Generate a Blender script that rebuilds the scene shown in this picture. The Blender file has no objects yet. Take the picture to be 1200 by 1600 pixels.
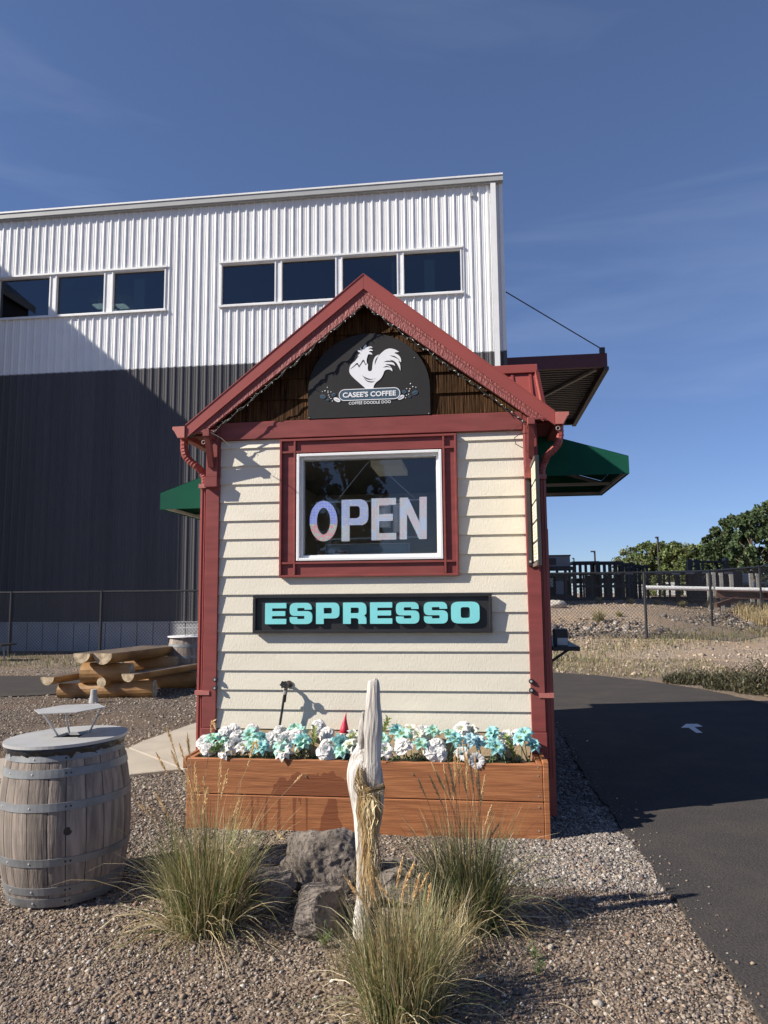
import bpy, math, random
import numpy as np
from mathutils import Vector, Matrix, Quaternion, noise
random.seed(7); rng = np.random.default_rng(7)
sc = bpy.context.scene
col = sc.collection
R = math.radians
# ------------------------------------------------------------------ camera
CP, CY, CR, CF = R(6.418), R(7.157), R(-0.5015), 1150.0
_fw = Vector((-math.sin(CY)*math.cos(CP), math.cos(CY)*math.cos(CP), math.sin(CP)))
_rt = Vector((math.cos(CY), math.sin(CY), 0)); _up = _rt.cross(_fw)
RT = math.cos(CR)*_rt + math.sin(CR)*_up
UP = -math.sin(CR)*_rt + math.cos(CR)*_up
EYE = Vector((0, 0, 1.6))
cam = bpy.data.cameras.new('camera'); co = bpy.data.objects.new('camera', cam); col.objects.link(co)
cam.sensor_fit = 'VERTICAL'; cam.sensor_height = 32; cam.lens = CF/1600*32
cam.clip_start = 0.05; cam.clip_end = 3000
M = Matrix((RT, UP, -_fw)).transposed().to_4x4(); M.translation = EYE
co.matrix_world = M
sc.camera = co
# ------------------------------------------------------------------ sky, sun, exposure
SUN = Vector((1.0, 0.43, -0.735)).normalized()
w = bpy.data.worlds.new('World'); sc.world = w; w.use_nodes = True
nt = w.node_tree; nt.nodes.clear()
sky = nt.nodes.new('ShaderNodeTexSky'); sky.sky_type = 'NISHITA'; sky.sun_disc = False
sky.sun_elevation = math.asin(-SUN.z); sky.sun_rotation = math.atan2(-SUN.x, -SUN.y)
sky.altitude = 1500; sky.air_density = 1.0; sky.dust_density = 0.0; sky.ozone_density = 3.0
tc = nt.nodes.new('ShaderNodeTexCoord')
mp = nt.nodes.new('ShaderNodeMapping'); mp.inputs['Rotation'].default_value = (0, -0.35, 0.3); mp.inputs['Scale'].default_value = (1.2, 3, 9); mp.inputs['Location'].default_value = (8.5, 0, 0)
nz = nt.nodes.new('ShaderNodeTexNoise'); nz.inputs['Scale'].default_value = 1.2; nz.inputs['Detail'].default_value = 7; nz.inputs['Distortion'].default_value = 0.6
cr = nt.nodes.new('ShaderNodeValToRGB'); cr.color_ramp.elements[0].position = 0.52; cr.color_ramp.elements[1].position = 0.85
cr.color_ramp.elements[1].color = (0.13, 0.13, 0.13, 1)
mx = nt.nodes.new('ShaderNodeMix'); mx.data_type = 'RGBA'
mx.inputs[7].default_value = (6.5, 7.6, 9.5, 1)
hs = nt.nodes.new('ShaderNodeHueSaturation'); hs.inputs['Saturation'].default_value = 1.12; hs.inputs['Value'].default_value = 1.0
bg = nt.nodes.new('ShaderNodeBackground'); bg.inputs['Strength'].default_value = 0.068
ou = nt.nodes.new('ShaderNodeOutputWorld')
L = nt.links.new
L(tc.outputs['Generated'], mp.inputs['Vector']); L(mp.outputs[0], nz.inputs['Vector']); L(nz.outputs[0], cr.inputs[0])
sp3 = nt.nodes.new('ShaderNodeSeparateColor'); cb3 = nt.nodes.new('ShaderNodeCombineColor')
L(hs.outputs[0], sp3.inputs[0])
for i_, (g_, a_) in enumerate(((.64, 1.30), (.73, 1.301), (.82, 1.456))):     # film response of the clear-sky blue
    pw = nt.nodes.new('ShaderNodeMath'); pw.operation = 'POWER'; pw.inputs[1].default_value = g_
    ml = nt.nodes.new('ShaderNodeMath'); ml.operation = 'MULTIPLY'; ml.inputs[1].default_value = a_
    L(sp3.outputs[i_], pw.inputs[0]); L(pw.outputs[0], ml.inputs[0]); L(ml.outputs[0], cb3.inputs[i_])
L(cr.outputs[0], mx.inputs[0]); L(sky.outputs[0], hs.inputs['Color']); L(cb3.outputs[0], mx.inputs[6]); L(mx.outputs[2], bg.inputs[0]); L(bg.outputs[0], ou.inputs[0])
sl = bpy.data.lights.new('sun', 'SUN'); sl.energy = 5.0; sl.angle = R(0.53); sl.color = (1.0, 0.93, 0.82)
so = bpy.data.objects.new('sun', sl); col.objects.link(so); so.rotation_mode = 'QUATERNION'
so.rotation_quaternion = SUN.to_track_quat('-Z', 'Y'); so.location = (-20, -10, 30)
sc.view_settings.view_transform = 'Standard'; sc.view_settings.look = 'None'; sc.view_settings.gamma = 1; sc.view_settings.exposure = 0.68
sc.view_settings.use_curve_mapping = False
sc.cycles.max_bounces = 6; sc.cycles.transparent_max_bounces = 12

# ------------------------------------------------------------------ helpers
def at(px, py, Y):                     # a photo pixel seen on the vertical plane at depth Y
    d = RT*((px-600)/CF) + UP*((800-py)/CF) + _fw
    return EYE + d*(Y/d.y)
def on_ground(px, py, z=0.0):
    d = RT*((px-600)/CF) + UP*((800-py)/CF) + _fw
    return EYE + d*((z-EYE.z)/d.z)

class MB:
    def __init__(s): s.v = []; s.f = []; s.c = []; s.m = []
    def add(s, vs, fs, c=None, m=0):
        k = len(s.v); s.v += [tuple(p) for p in vs]
        s.f += [tuple(i+k for i in f) for f in fs]; s.c += [c]*len(fs); s.m += [m]*len(fs); return s
    def box(s, x0, x1, y0, y1, z0, z1, c=None, m=0, mat=None):
        vs = [Vector((x, y, z)) for z in (z0, z1) for y in (y0, y1) for x in (x0, x1)]
        if mat is not None: vs = [mat @ v for v in vs]
        return s.add(vs, [(0,2,3,1),(4,5,7,6),(0,1,5,4),(2,6,7,3),(0,4,6,2),(1,3,7,5)], c, m)
    def beam(s, a, b, wd, ht, c=None, m=0, up=(0,0,1)):
        a = Vector(a); b = Vector(b); d = (b-a).normalized(); u = Vector(up)
        if abs(d.dot(u)) > .98: u = Vector((0,1,0))
        r = d.cross(u).normalized(); u = r.cross(d)
        vs = [p + r*sx*wd/2 + u*sz*ht/2 for p in (a, b) for sx, sz in ((-1,-1),(1,-1),(1,1),(-1,1))]
        return s.add(vs, [(0,1,2,3),(7,6,5,4),(0,4,5,1),(1,5,6,2),(2,6,7,3),(3,7,4,0)], c, m)
    def tube(s, pts, rad, n=8, c=None, m=0, cap=True, sq=1.0, twist=0.0, ref=None):
        pts = [Vector(p) for p in pts]; N = len(pts)
        if not hasattr(rad, '__len__'): rad = [rad]*N
        vs = []; r0 = None
        for i, p in enumerate(pts):
            d = (pts[min(i+1, N-1)] - pts[max(i-1, 0)]).normalized()
            if r0 is None:
                u = Vector(ref) if ref else (Vector((0,0,1)) if abs(d.z) < .9 else Vector((1,0,0)))
                r0 = d.cross(u).normalized()
            r0 = (r0 - d*r0.dot(d)).normalized(); u = d.cross(r0)
            for k in range(n):
                a = 2*math.pi*(k+.5)/n + twist*i
                vs.append(p + (r0*math.cos(a) + u*math.sin(a)*sq)*rad[i])
        fs = []
        for i in range(N-1):
            for k in range(n):
                fs.append((i*n+k, i*n+(k+1) % n, (i+1)*n+(k+1) % n, (i+1)*n+k))
        if cap: fs += [tuple(reversed(range(n))), tuple(range((N-1)*n, N*n))]
        return s.add(vs, fs, c, m)
    def lathe(s, prof, n=32, cx=0, cy=0, c=None, m=0, a0=0, a1=2*math.pi, cap=False):
        full = abs(a1-a0-2*math.pi) < 1e-6; K = n if full else n+1
        vs = []; fs = []
        for r, z in prof:
            for k in range(K):
                a = a0 + (a1-a0)*k/n
                vs.append((cx + r*math.cos(a), cy + r*math.sin(a), z))
        for i in range(len(prof)-1):
            for k in range(n):
                k2 = (k+1) % K
                fs.append((i*K+k, i*K+k2, (i+1)*K+k2, (i+1)*K+k))
        if cap: fs += [tuple(reversed(range(K))), tuple(range((len(prof)-1)*K, len(prof)*K))]
        return s.add(vs, fs, c, m)
    def prism(s, poly, y0, y1, c=None, m=0):        # poly = (x, z) list, extruded along y
        n = len(poly)
        vs = [(x, y0, z) for x, z in poly] + [(x, y1, z) for x, z in poly]
        fs = [tuple(range(n)), tuple(reversed(range(n, 2*n)))] + [(i, i+n, (i+1) % n+n, (i+1) % n) for i in range(n)]
        return s.add(vs, fs, c, m)
    def slab(s, poly, z0, z1, c=None, m=0):         # poly = (x, y) list
        n = len(poly)
        vs = [(x, y, z0) for x, y in poly] + [(x, y, z1) for x, y in poly]
        fs = [tuple(reversed(range(n))), tuple(range(n, 2*n))] + [(i, (i+1) % n, (i+1) % n+n, i+n) for i in range(n)]
        return s.add(vs, fs, c, m)
    def mesh(s, name, mats, smooth=False):
        me = bpy.data.meshes.new(name); me.from_pydata(s.v, [], s.f)
        for mt in (mats if isinstance(mats, (list, tuple)) else [mats]): me.materials.append(mt)
        if any(s.m): me.polygons.foreach_set('material_index', s.m)
        if any(c is not None for c in s.c):
            at_ = me.color_attributes.new('Col', 'FLOAT_COLOR', 'CORNER')
            cc = []
            for f, c in zip(s.f, s.c):
                c = c or (1, 1, 1); cc += [c[0], c[1], c[2], 1.0]*len(f)
            at_.data.foreach_set('color', cc)
        if smooth: me.polygons.foreach_set('use_smooth', [True]*len(me.polygons))
        me.update(); return me

def link(name, me, parent=None, bevel=0, kind=None, label=None):
    o = bpy.data.objects.new(name, me); col.objects.link(o)
    if parent is not None:
        o.parent = parent
        if parent.type == 'EMPTY': o.matrix_parent_inverse = Matrix.Translation(-parent.location)
    if bevel:
        b = o.modifiers.new('bevel', 'BEVEL'); b.width = bevel; b.segments = 1; b.limit_method = 'ANGLE'; b.angle_limit = R(40)
    if kind: o['kind'] = kind
    if label: o['label'] = label
    return o
def part(name, mb, mt, parent, bevel=0, smooth=False, kind=None, label=None):
    return link(name, mb.mesh(name, mt, smooth), parent, bevel, kind, label)
def thing(name, label, cat, loc=(0,0,0), group=None):
    o = bpy.data.objects.new(name, None); col.objects.link(o); o.location = loc
    o['label'] = label; o['category'] = cat; o.empty_display_size = .1
    if group: o['group'] = group
    return o
def single(name, mb, mt, label, cat, group=None, bevel=0, smooth=False):
    o = link(name, mb.mesh(name, mt, smooth), None, bevel); o['label'] = label; o['category'] = cat
    if group: o['group'] = group
    return o
def structure(name, mb, mt, parent=None, bevel=0, smooth=False):
    o = link(name, mb.mesh(name, mt, smooth), parent, bevel)
    if parent is None: o['kind'] = 'structure'
    return o
def copy_tree(o, parent=None, loc=None, rot=None, label=None, scale=None):
    c = o.copy(); col.objects.link(c)
    if parent is not None: c.parent = parent
    if loc is not None: c.location = loc
    if rot is not None: c.rotation_euler = rot
    if scale is not None: c.scale = scale
    if label: c['label'] = label
    for ch in o.children: copy_tree(ch, c)
    return c
def fast_mesh(name, V, F, mt, C=None, smooth=False):
    """V (n,3); F (m,k) numpy; C per-face colours"""
    me = bpy.data.meshes.new(name); k = F.shape[1]
    me.vertices.add(len(V)); me.vertices.foreach_set('co', V.astype(np.float32).ravel())
    me.loops.add(F.size); me.loops.foreach_set('vertex_index', F.astype(np.int32).ravel())
    me.polygons.add(len(F)); me.polygons.foreach_set('loop_start', np.arange(0, F.size, k, dtype=np.int32))
    me.update(calc_edges=True)
    if smooth: me.polygons.foreach_set('use_smooth', np.ones(len(F), bool))
    if C is not None:
        a = me.color_attributes.new('Col', 'FLOAT_COLOR', 'CORNER')
        cc = np.ones((len(F), k, 4), np.float32); cc[:, :, :3] = C[:, None, :]; a.data.foreach_set('color', cc.ravel())
    me.materials.append(mt); me.validate(); return me

def round_poly(pts):                     # pts: (x, y[, r]) -> rounded corners
    out = []; n = len(pts)
    for i, p in enumerate(pts):
        r = p[2] if len(p) > 2 else 0
        P = Vector(p[:2])
        if r <= 0: out.append(tuple(P)); continue
        A = Vector(pts[i-1][:2]); B = Vector(pts[(i+1) % n][:2])
        a = P + (A-P).normalized()*r; b = P + (B-P).normalized()*r
        for k in range(6):
            t = k/5; out.append(tuple((1-t)**2*a + 2*t*(1-t)*P + t*t*b))
    return out
def flat_shape(name, loops, fn, depth, mt):
    """filled 2-D outline (first loop outer, rest holes) -> mesh; fn maps (u, v, w) to world; w 0 back .. 1 front"""
    cu = bpy.data.curves.new(name, 'CURVE'); cu.dimensions = '2D'; cu.fill_mode = 'BOTH'; cu.extrude = 0.5
    for lp in loops:
        sp = cu.splines.new('POLY'); sp.points.add(len(lp)-1)
        for q, p in zip(sp.points, lp): q.co = (p[0], p[1], 0, 1)
        sp.use_cyclic_u = True
    ob = bpy.data.objects.new('temporary', cu)
    me = bpy.data.meshes.new_from_object(ob); me.name = name
    bpy.data.objects.remove(ob); bpy.data.curves.remove(cu)
    for v in me.vertices: v.co = fn(v.co.x, v.co.y, v.co.z+.5)
    me.materials.clear(); me.materials.append(mt); me.update(); return me
def text_mesh(name, body, x0, x1, z0, z1, yb, yf, mt, bold=0.0, shear=0.0, quad=None):
    cu = bpy.data.curves.new(name, 'FONT'); cu.body = body; cu.offset = bold; cu.extrude = 0.5; cu.resolution_u = 3
    ob = bpy.data.objects.new('temporary', cu)
    me = bpy.data.meshes.new_from_object(ob); me.name = name
    bpy.data.objects.remove(ob); bpy.data.curves.remove(cu)
    xs = [v.co.x for v in me.vertices]; zs = [v.co.y for v in me.vertices]
    ax, bx, az, bz = min(xs), max(xs), min(zs), max(zs)
    for v in me.vertices:
        u = (v.co.x-ax)/(bx-ax); t = (v.co.y-az)/(bz-az)
        v.co = (x0+(x1-x0)*u, yb+(yf-yb)*(v.co.z+.5), z0+(z1-z0)*t)
    me.materials.clear(); me.materials.append(mt); me.update(); return me

# ------------------------------------------------------------------ materials
def mat(name, base, rough=.6, var=.12, scale=6.0, stretch=(1,1,1), bump=.0, bscale=None, bstretch=None, metal=0.0, tint=0.0,
        attr=False, base2=None, detail=5, spec=.5, contrast=.35, dirt=0.0, emit=0.0, bdist=.01):
    m = bpy.data.materials.new(name); m.use_nodes = True; t = m.node_tree; N = t.nodes; Lk = t.links.new
    b = N['Principled BSDF']; b.inputs['Roughness'].default_value = rough; b.inputs['Metallic'].default_value = metal
    b.inputs['Specular IOR Level'].default_value = spec
    tcn = N.new('ShaderNodeTexCoord'); mpn = N.new('ShaderNodeMapping'); mpn.inputs['Scale'].default_value = stretch
    Lk(tcn.outputs['Object'], mpn.inputs[0])
    no = N.new('ShaderNodeTexNoise'); no.inputs['Scale'].default_value = scale; no.inputs['Detail'].default_value = detail
    Lk(mpn.outputs[0], no.inputs['Vector'])
    rp = N.new('ShaderNodeValToRGB'); rp.color_ramp.elements[0].position = .5-contrast/2; rp.color_ramp.elements[1].position = .5+contrast/2
    c0 = [c*(1-var) for c in base]; c1 = [min(1, c*(1+var)) for c in base] if base2 is None else base2
    if base2 is not None: c0 = base
    rp.color_ramp.elements[0].color = (*c0, 1); rp.color_ramp.elements[1].color = (*c1, 1)
    Lk(no.outputs[0], rp.inputs[0]); out = rp.outputs[0]
    if attr:
        a = N.new('ShaderNodeVertexColor'); a.layer_name = 'Col'
        mm = N.new('ShaderNodeMix'); mm.data_type = 'RGBA'; mm.blend_type = 'MULTIPLY'; mm.inputs[0].default_value = 1
        Lk(out, mm.inputs[6]); Lk(a.outputs[0], mm.inputs[7]); out = mm.outputs[2]
    if tint:
        oi = N.new('ShaderNodeObjectInfo'); mr = N.new('ShaderNodeMapRange'); mr.inputs[3].default_value = 1-tint; mr.inputs[4].default_value = 1+tint
        Lk(oi.outputs['Random'], mr.inputs[0])
        h = N.new('ShaderNodeHueSaturation'); Lk(mr.outputs[0], h.inputs['Value']); Lk(out, h.inputs['Color']); out = h.outputs[0]
    if dirt:
        n2 = N.new('ShaderNodeTexNoise'); n2.inputs['Scale'].default_value = 1.7; n2.inputs['Detail'].default_value = 8; n2.inputs['Roughness'].default_value = .7
        Lk(tcn.outputs['Object'], n2.inputs['Vector'])
        r2 = N.new('ShaderNodeMapRange'); r2.inputs[1].default_value = .45; r2.inputs[2].default_value = .75; r2.inputs[3].default_value = 0; r2.inputs[4].default_value = dirt
        Lk(n2.outputs[0], r2.inputs[0])
        md = N.new('ShaderNodeMix'); md.data_type = 'RGBA'; md.inputs[7].default_value = (.16, .13, .10, 1)
        Lk(r2.outputs[0], md.inputs[0]); Lk(out, md.inputs[6]); out = md.outputs[2]
    Lk(out, b.inputs['Base Color'])
    if bump:
        m3 = N.new('ShaderNodeMapping'); m3.inputs['Scale'].default_value = bstretch or stretch; Lk(tcn.outputs['Object'], m3.inputs[0])
        n3 = N.new('ShaderNodeTexNoise'); n3.inputs['Scale'].default_value = bscale or scale*2; n3.inputs['Detail'].default_value = 6
        Lk(m3.outputs[0], n3.inputs['Vector'])
        bp = N.new('ShaderNodeBump'); bp.inputs['Strength'].default_value = bump; bp.inputs['Distance'].default_value = bdist
        Lk(n3.outputs[0], bp.inputs['Height']); Lk(bp.outputs[0], b.inputs['Normal'])
    if emit:
        Lk(out, b.inputs['Emission Color']); b.inputs['Emission Strength'].default_value = emit
    return m
def leafy(name, base, var=.25, trans=.35, rough=.55, attr=True):
    m = mat(name, base, rough, var, 3.0, attr=attr); t = m.node_tree; N = t.nodes
    b = N['Principled BSDF']; o = N['Material Output']
    tr = N.new('ShaderNodeBsdfTranslucent'); ms = N.new('ShaderNodeMixShader'); ms.inputs[0].default_value = trans
    src = b.inputs['Base Color'].links[0].from_socket
    t.links.new(src, tr.inputs[0]); t.links.new(b.outputs[0], ms.inputs[1]); t.links.new(tr.outputs[0], ms.inputs[2]); t.links.new(ms.outputs[0], o.inputs[0])
    return m
def glassy(name, tint=(.85,.9,.9), refl=1.0, ior=1.5):
    m = bpy.data.materials.new(name); m.use_nodes = True; t = m.node_tree; N = t.nodes; N.remove(N['Principled BSDF'])
    tr = N.new('ShaderNodeBsdfTransparent'); tr.inputs[0].default_value = (*tint, 1)
    gl = N.new('ShaderNodeBsdfGlossy'); gl.inputs['Roughness'].default_value = .0; gl.inputs[0].default_value = (.95, .97, 1, 1)
    fr = N.new('ShaderNodeFresnel'); fr.inputs[0].default_value = ior
    mu = N.new('ShaderNodeMath'); mu.operation = 'MULTIPLY'; mu.inputs[1].default_value = refl; mu.use_clamp = True
    tcn = N.new('ShaderNodeTexCoord'); no = N.new('ShaderNodeTexNoise'); no.inputs['Scale'].default_value = .8; bp = N.new('ShaderNodeBump'); bp.inputs['Strength'].default_value = .03; bp.inputs['Distance'].default_value = .02
    t.links.new(tcn.outputs['Object'], no.inputs['Vector']); t.links.new(no.outputs[0], bp.inputs['Height']); t.links.new(bp.outputs[0], gl.inputs['Normal'])
    ms = N.new('ShaderNodeMixShader')
    t.links.new(fr.outputs[0], mu.inputs[0]); t.links.new(mu.outputs[0], ms.inputs[0]); t.links.new(tr.outputs[0], ms.inputs[1]); t.links.new(gl.outputs[0], ms.inputs[2])
    t.links.new(ms.outputs[0], N['Material Output'].inputs[0]); return m

m_red = mat('red_paint', (.225,.055,.050), .5, .14, 4, (1,1,5), .12, 9, (1.5,1,14), dirt=.16, spec=.3, bdist=.004)
m_redmetal = mat('red_metal', (.30,.065,.052), .42, .06, 3, dirt=.08, spec=.5)
m_redtex = mat('red_embossed_board', (.27,.065,.058), .6, .12, 30, (1,1,4), .9, 55, (1.5,1,.6), dirt=.05, bdist=.012)
m_siding = mat('cream_siding', (.705,.65,.535), .6, .035, 2.5, (1,1,3), .5, 70, (1.6,1,.6), tint=.03, dirt=.10, bdist=.0045)
m_tan = mat('tan_board', (.50,.37,.235), .65, .06, 5, bump=.3, bscale=60)
m_shake = mat('dark_cedar_shake', (.013,.006,.0025), .7, .45, 9, (9,1,.5), .9, 9, (11,1,.4), tint=.22, base2=(.085,.040,.015), bdist=.02, spec=.08)
m_signblack = mat('black_sign_board', (.026,.025,.026), .65, .08, 4, bump=.05, bscale=30, spec=.2)
m_white = mat('white_vinyl', (.80,.80,.80), .35, .02, 3, dirt=.05)
m_print = mat('white_print', (.78,.78,.80), .5, .02, 20)
m_navy = mat('navy_print', (.045,.085,.125), .5, .05, 10)
m_black = mat('black_paint', (.018,.018,.020), .45, .2, 4)
m_blackmetal = mat('black_metal', (.028,.027,.030), .5, .3, 4)
m_aqua = mat('aqua_letters', (.22,.68,.70), .5, .04, 6, dirt=.03)
m_green = mat('green_canvas', (.010,.082,.052), .85, .10, 3, bump=.15, bscale=150, spec=.1, dirt=.05)
m_wood = mat('stained_cedar', (.25,.090,.034), .6, .3, 3, (1.2,6,14), .5, 6, (1.2,6,22), tint=.06, base2=(.39,.155,.060), bdist=.006)
m_oak = mat('weathered_oak', (.145,.118,.10), .75, .3, 4, (9,9,1.0), .7, 8, (12,12,1), tint=.30, base2=(.30,.245,.205), bdist=.006, dirt=.15)
m_hoop = mat('galvanised_hoop', (.21,.215,.22), .5, .25, 8, metal=.3, bump=.1, bscale=20, dirt=.15)
m_alu = mat('brushed_aluminium', (.46,.46,.46), .42, .10, 5, metal=.2, bump=.08, bscale=30, dirt=.30)
m_plastic = mat('black_bin_liner', (.02,.02,.022), .3, .2, 8, bump=.8, bscale=9, bdist=.02)
m_log = mat('varnished_log', (.19,.095,.034), .5, .3, 2.2, (1,1,1), .5, 12, base2=(.42,.24,.095), bdist=.008)
m_logend = mat('log_end_grain', (.20,.14,.085), .7, .25, 12, bump=.4, base2=(.50,.40,.27))
m_logtop = mat('grey_log_top', (.060,.045,.034), .6, .3, 3, (8,1,8), .5, 6, (10,1,10), base2=(.17,.125,.09))
m_whwhite = mat('white_steel_panel', (.765,.765,.765), .45, .05, .35, (3,1,.3), tint=.035, dirt=.10)
m_whdark = mat('charcoal_steel_panel', (.078,.075,.080), .5, .10, .35, (3,1,.3), tint=.07, dirt=.08, spec=.25)
m_trim = mat('grey_trim', (.36,.365,.36), .45, .05, 2)
m_conc = mat('concrete', (.36,.315,.26), .85, .10, 2.5, bump=.25, bscale=60, dirt=.15, detail=8)
m_concwall = mat('concrete_base', (.34,.34,.34), .85, .08, 1.5, bump=.2, bscale=30, dirt=.1)
m_rack = mat('black_rack_steel', (.022,.022,.026), .55, .3, 2)
m_greybox = mat('grey_container', (.17,.19,.22), .6, .15, 1)
m_galv = mat('galvanised_steel', (.30,.29,.27), .55, .15, 3)
m_rust = mat('rusty_beam', (.115,.060,.046), .8, .25, 3)
m_whitebox = mat('white_crate', (.72,.72,.70), .6, .05, 3)
m_darkin = mat('dark_interior', (.055,.055,.06), .7, .2, 2)
m_inwall = mat('interior_wall', (.16,.155,.15), .7, .05, 2)
m_soil = mat('potting_soil', (.03,.022,.016), .95, .4, 30, bump=1, bscale=60)
m_whglass = glassy('dark_window_glass', (.10,.13,.16), 2.0, 1.55)
m_glass = glassy('window_glass', (.93,.95,.95), 1.0, 1.5)

# ground materials
def ground_mat():
    m = bpy.data.materials.new('gravelly_soil'); m.use_nodes = True; t = m.node_tree; N = t.nodes; Lk = t.links.new
    b = N['Principled BSDF']; b.inputs['Roughness'].default_value = .95; b.inputs['Specular IOR Level'].default_value = .2
    tcn = N.new('ShaderNodeTexCoord')
    vo = N.new('ShaderNodeTexVoronoi'); vo.inputs['Scale'].default_value = 55; Lk(tcn.outputs['Object'], vo.inputs['Vector'])
    vs = N.new('ShaderNodeSeparateColor'); Lk(vo.outputs['Color'], vs.inputs[0])
    r1 = N.new('ShaderNodeValToRGB'); e = r1.color_ramp.elements; e[0].position = 0; e[0].color = (.05,.04,.03,1); e[1].position = 1; e[1].color = (.36,.29,.225,1)
    for p, c in ((.3,(.10,.078,.06,1)),(.6,(.18,.138,.104,1)),(.85,(.29,.235,.185,1))):
        q = e.new(p); q.color = c
    Lk(vs.outputs[0], r1.inputs[0])
    n = N.new('ShaderNodeTexNoise'); n.inputs['Scale'].default_value = .9; n.inputs['Detail'].default_value = 6; Lk(tcn.outputs['Object'], n.inputs['Vector'])
    r2 = N.new('ShaderNodeMapRange'); r2.inputs[1].default_value = .42; r2.inputs[2].default_value = .62; Lk(n.outputs[0], r2.inputs[0])
    n4 = N.new('ShaderNodeTexNoise'); n4.inputs['Scale'].default_value = 40; n4.inputs['Detail'].default_value = 6; Lk(tcn.outputs['Object'], n4.inputs['Vector'])
    r4 = N.new('ShaderNodeValToRGB'); r4.color_ramp.elements[0].position = .3; r4.color_ramp.elements[0].color = (.135,.097,.068,1); r4.color_ramp.elements[1].position = .7; r4.color_ramp.elements[1].color = (.265,.198,.142,1)
    Lk(n4.outputs[0], r4.inputs[0])
    mixn = N.new('ShaderNodeMix'); mixn.data_type = 'RGBA'; Lk(r2.outputs[0], mixn.inputs[0]); Lk(r1.outputs[0], mixn.inputs[6]); Lk(r4.outputs[0], mixn.inputs[7])
    a = N.new('ShaderNodeVertexColor'); a.layer_name = 'Col'
    mm = N.new('ShaderNodeMix'); mm.data_type = 'RGBA'; mm.blend_type = 'MULTIPLY'; mm.inputs[0].default_value = 1
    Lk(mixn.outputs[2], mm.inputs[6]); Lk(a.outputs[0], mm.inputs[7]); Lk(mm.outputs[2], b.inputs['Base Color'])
    v2 = N.new('ShaderNodeTexVoronoi'); v2.inputs['Scale'].default_value = 55; v2.feature = 'F1'; Lk(tcn.outputs['Object'], v2.inputs['Vector'])
    bp = N.new('ShaderNodeBump'); bp.invert = True; bp.inputs['Strength'].default_value = .9; bp.inputs['Distance'].default_value = .012
    Lk(v2.outputs['Distance'], bp.inputs['Height']); Lk(bp.outputs[0], b.inputs['Normal'])
    return m
m_ground = ground_mat()
m_stone = mat('gravel_stone', (.85,.85,.85), .9, .2, 60, attr=True, bump=.3, bscale=200, spec=.25)
def asphalt(name, a=(.040,.038,.038), b_=(.066,.063,.062)):
    m = mat(name, a, .95, .1, 70, base2=b_, bump=.9, bscale=110, contrast=.7, bdist=.008, dirt=.22, spec=.12, detail=9); return m
m_asph = asphalt('asphalt', (.026,.024,.023), (.086,.078,.074))
m_paint = mat('road_paint', (.62,.62,.60), .7, .1, 20)
# ================================================================== terrain
def sstep(a, b, x): t = np.clip((x-a)/(b-a), 0, 1); return t*t*(3-2*t)
def height(x, y):
    x = np.asarray(x, float); y = np.asarray(y, float)
    ye = y - 5*sstep(4, 10, x)
    h = np.interp(ye, [15.2, 18, 19.5, 21, 22.5, 28, 60], [0, .16, .35, .52, .84, 1.28, 1.35])
    right = sstep(-1.5, 1.2, x)
    hl = (.05*sstep(14.5, 16.5, y) - .42*sstep(18.6, 22.0, y))*(1-sstep(-3, 0, x))
    return h*right + hl*(1-right)
def fbm(x, y, s, seed=0):
    r = np.zeros_like(x)
    for k in range(4):
        f = s*2**k; a = .5**k
        r += a*(np.sin(x*f*1.3+seed+1.7*np.sin(y*f*.9+k))*np.cos(y*f*1.1-seed+1.3*np.sin(x*f*.8+2*k)))
    return r
drive = [(1.02,-3.0),(1.03,2.2),(1.024,3.1),(1.02,3.41),(.997,3.65),(.984,4.05),(.965,4.43),(.985,4.8),(.94,5.19),(.925,5.6),(.944,5.88),(.905,6.1),(.885,7.5),(.92,8.64),(.912,10.0),(.86,12),(.3,14.9),(-1.0,15.6),(-2.5,15.9),(-6,15.9),(-6,17.2),(-2,17.2),(.6,15.85),(1.40,15.5),(2.23,14.96),(3.08,13.95),(3.635,12.91),(3.84,12.23),(4.06,11.3),(4.25,9.5),(4.4,6),(4.5,0),(4.5,-3)]
path = [(-30,13.9),(-9.8,14.35),(-8.4,14.4),(-7.2,14.2),(-6.0,13.9),(-3.0,13.6),(-1.0,13.9),(-.6,14.4),(-1.0,15.3),(-3,15.35),(-6,15.2),(-8,15.5),(-30,15.6)]
path = [(-30,11.1),(-9.0,11.25),(-7.7,11.35),(-7.1,11.6),(-6.6,12.1),(-6.2,12.9),(-5.9,13.3),(-4.9,13.6),(-2.5,13.9),(-2.5,15.6),(-5,15.2),(-8.4,14.45),(-9.8,14.3),(-30,14.0)]
slab = [(-4.0,6.25),(-3.113,6.45),(-2.708,6.70),(-2.06,6.85),(-2.06,9.6),(-3.4,9.6),(-3.52,9.25),(-3.70,7.84),(-3.72,7.58),(-4.72,6.95),(-9,6.6),(-9,5.9)]
def inside(poly, x, y):
    c = np.zeros(x.shape, bool); n = len(poly)
    for i in range(n):
        x0, y0 = poly[i]; x1, y1 = poly[i-1]
        k = ((y0 > y) != (y1 > y)) & (x < (x1-x0)*(y-y0)/((y1-y0) or 1e-9)+x0); c ^= k
    return c
def ragged(poly, amp, step=.06, lim=18):
    out = []
    for i in range(len(poly)):
        a = Vector(poly[i]); b = Vector(poly[(i+1) % len(poly)]); n = max(1, int((b-a).length/step)) if abs(a.x) < lim and abs(b.x) < lim else 1
        d = (b-a).normalized(); nn = Vector((-d.y, d.x))
        for k in range(n):
            p = a + (b-a)*k/n; p = p + nn*amp*(noise.noise(Vector((p.x*3, p.y*3, 0)))*1.0 + noise.noise(Vector((p.x*13, p.y*13, 4)))*.7); out.append((p.x, p.y))
    return out
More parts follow.
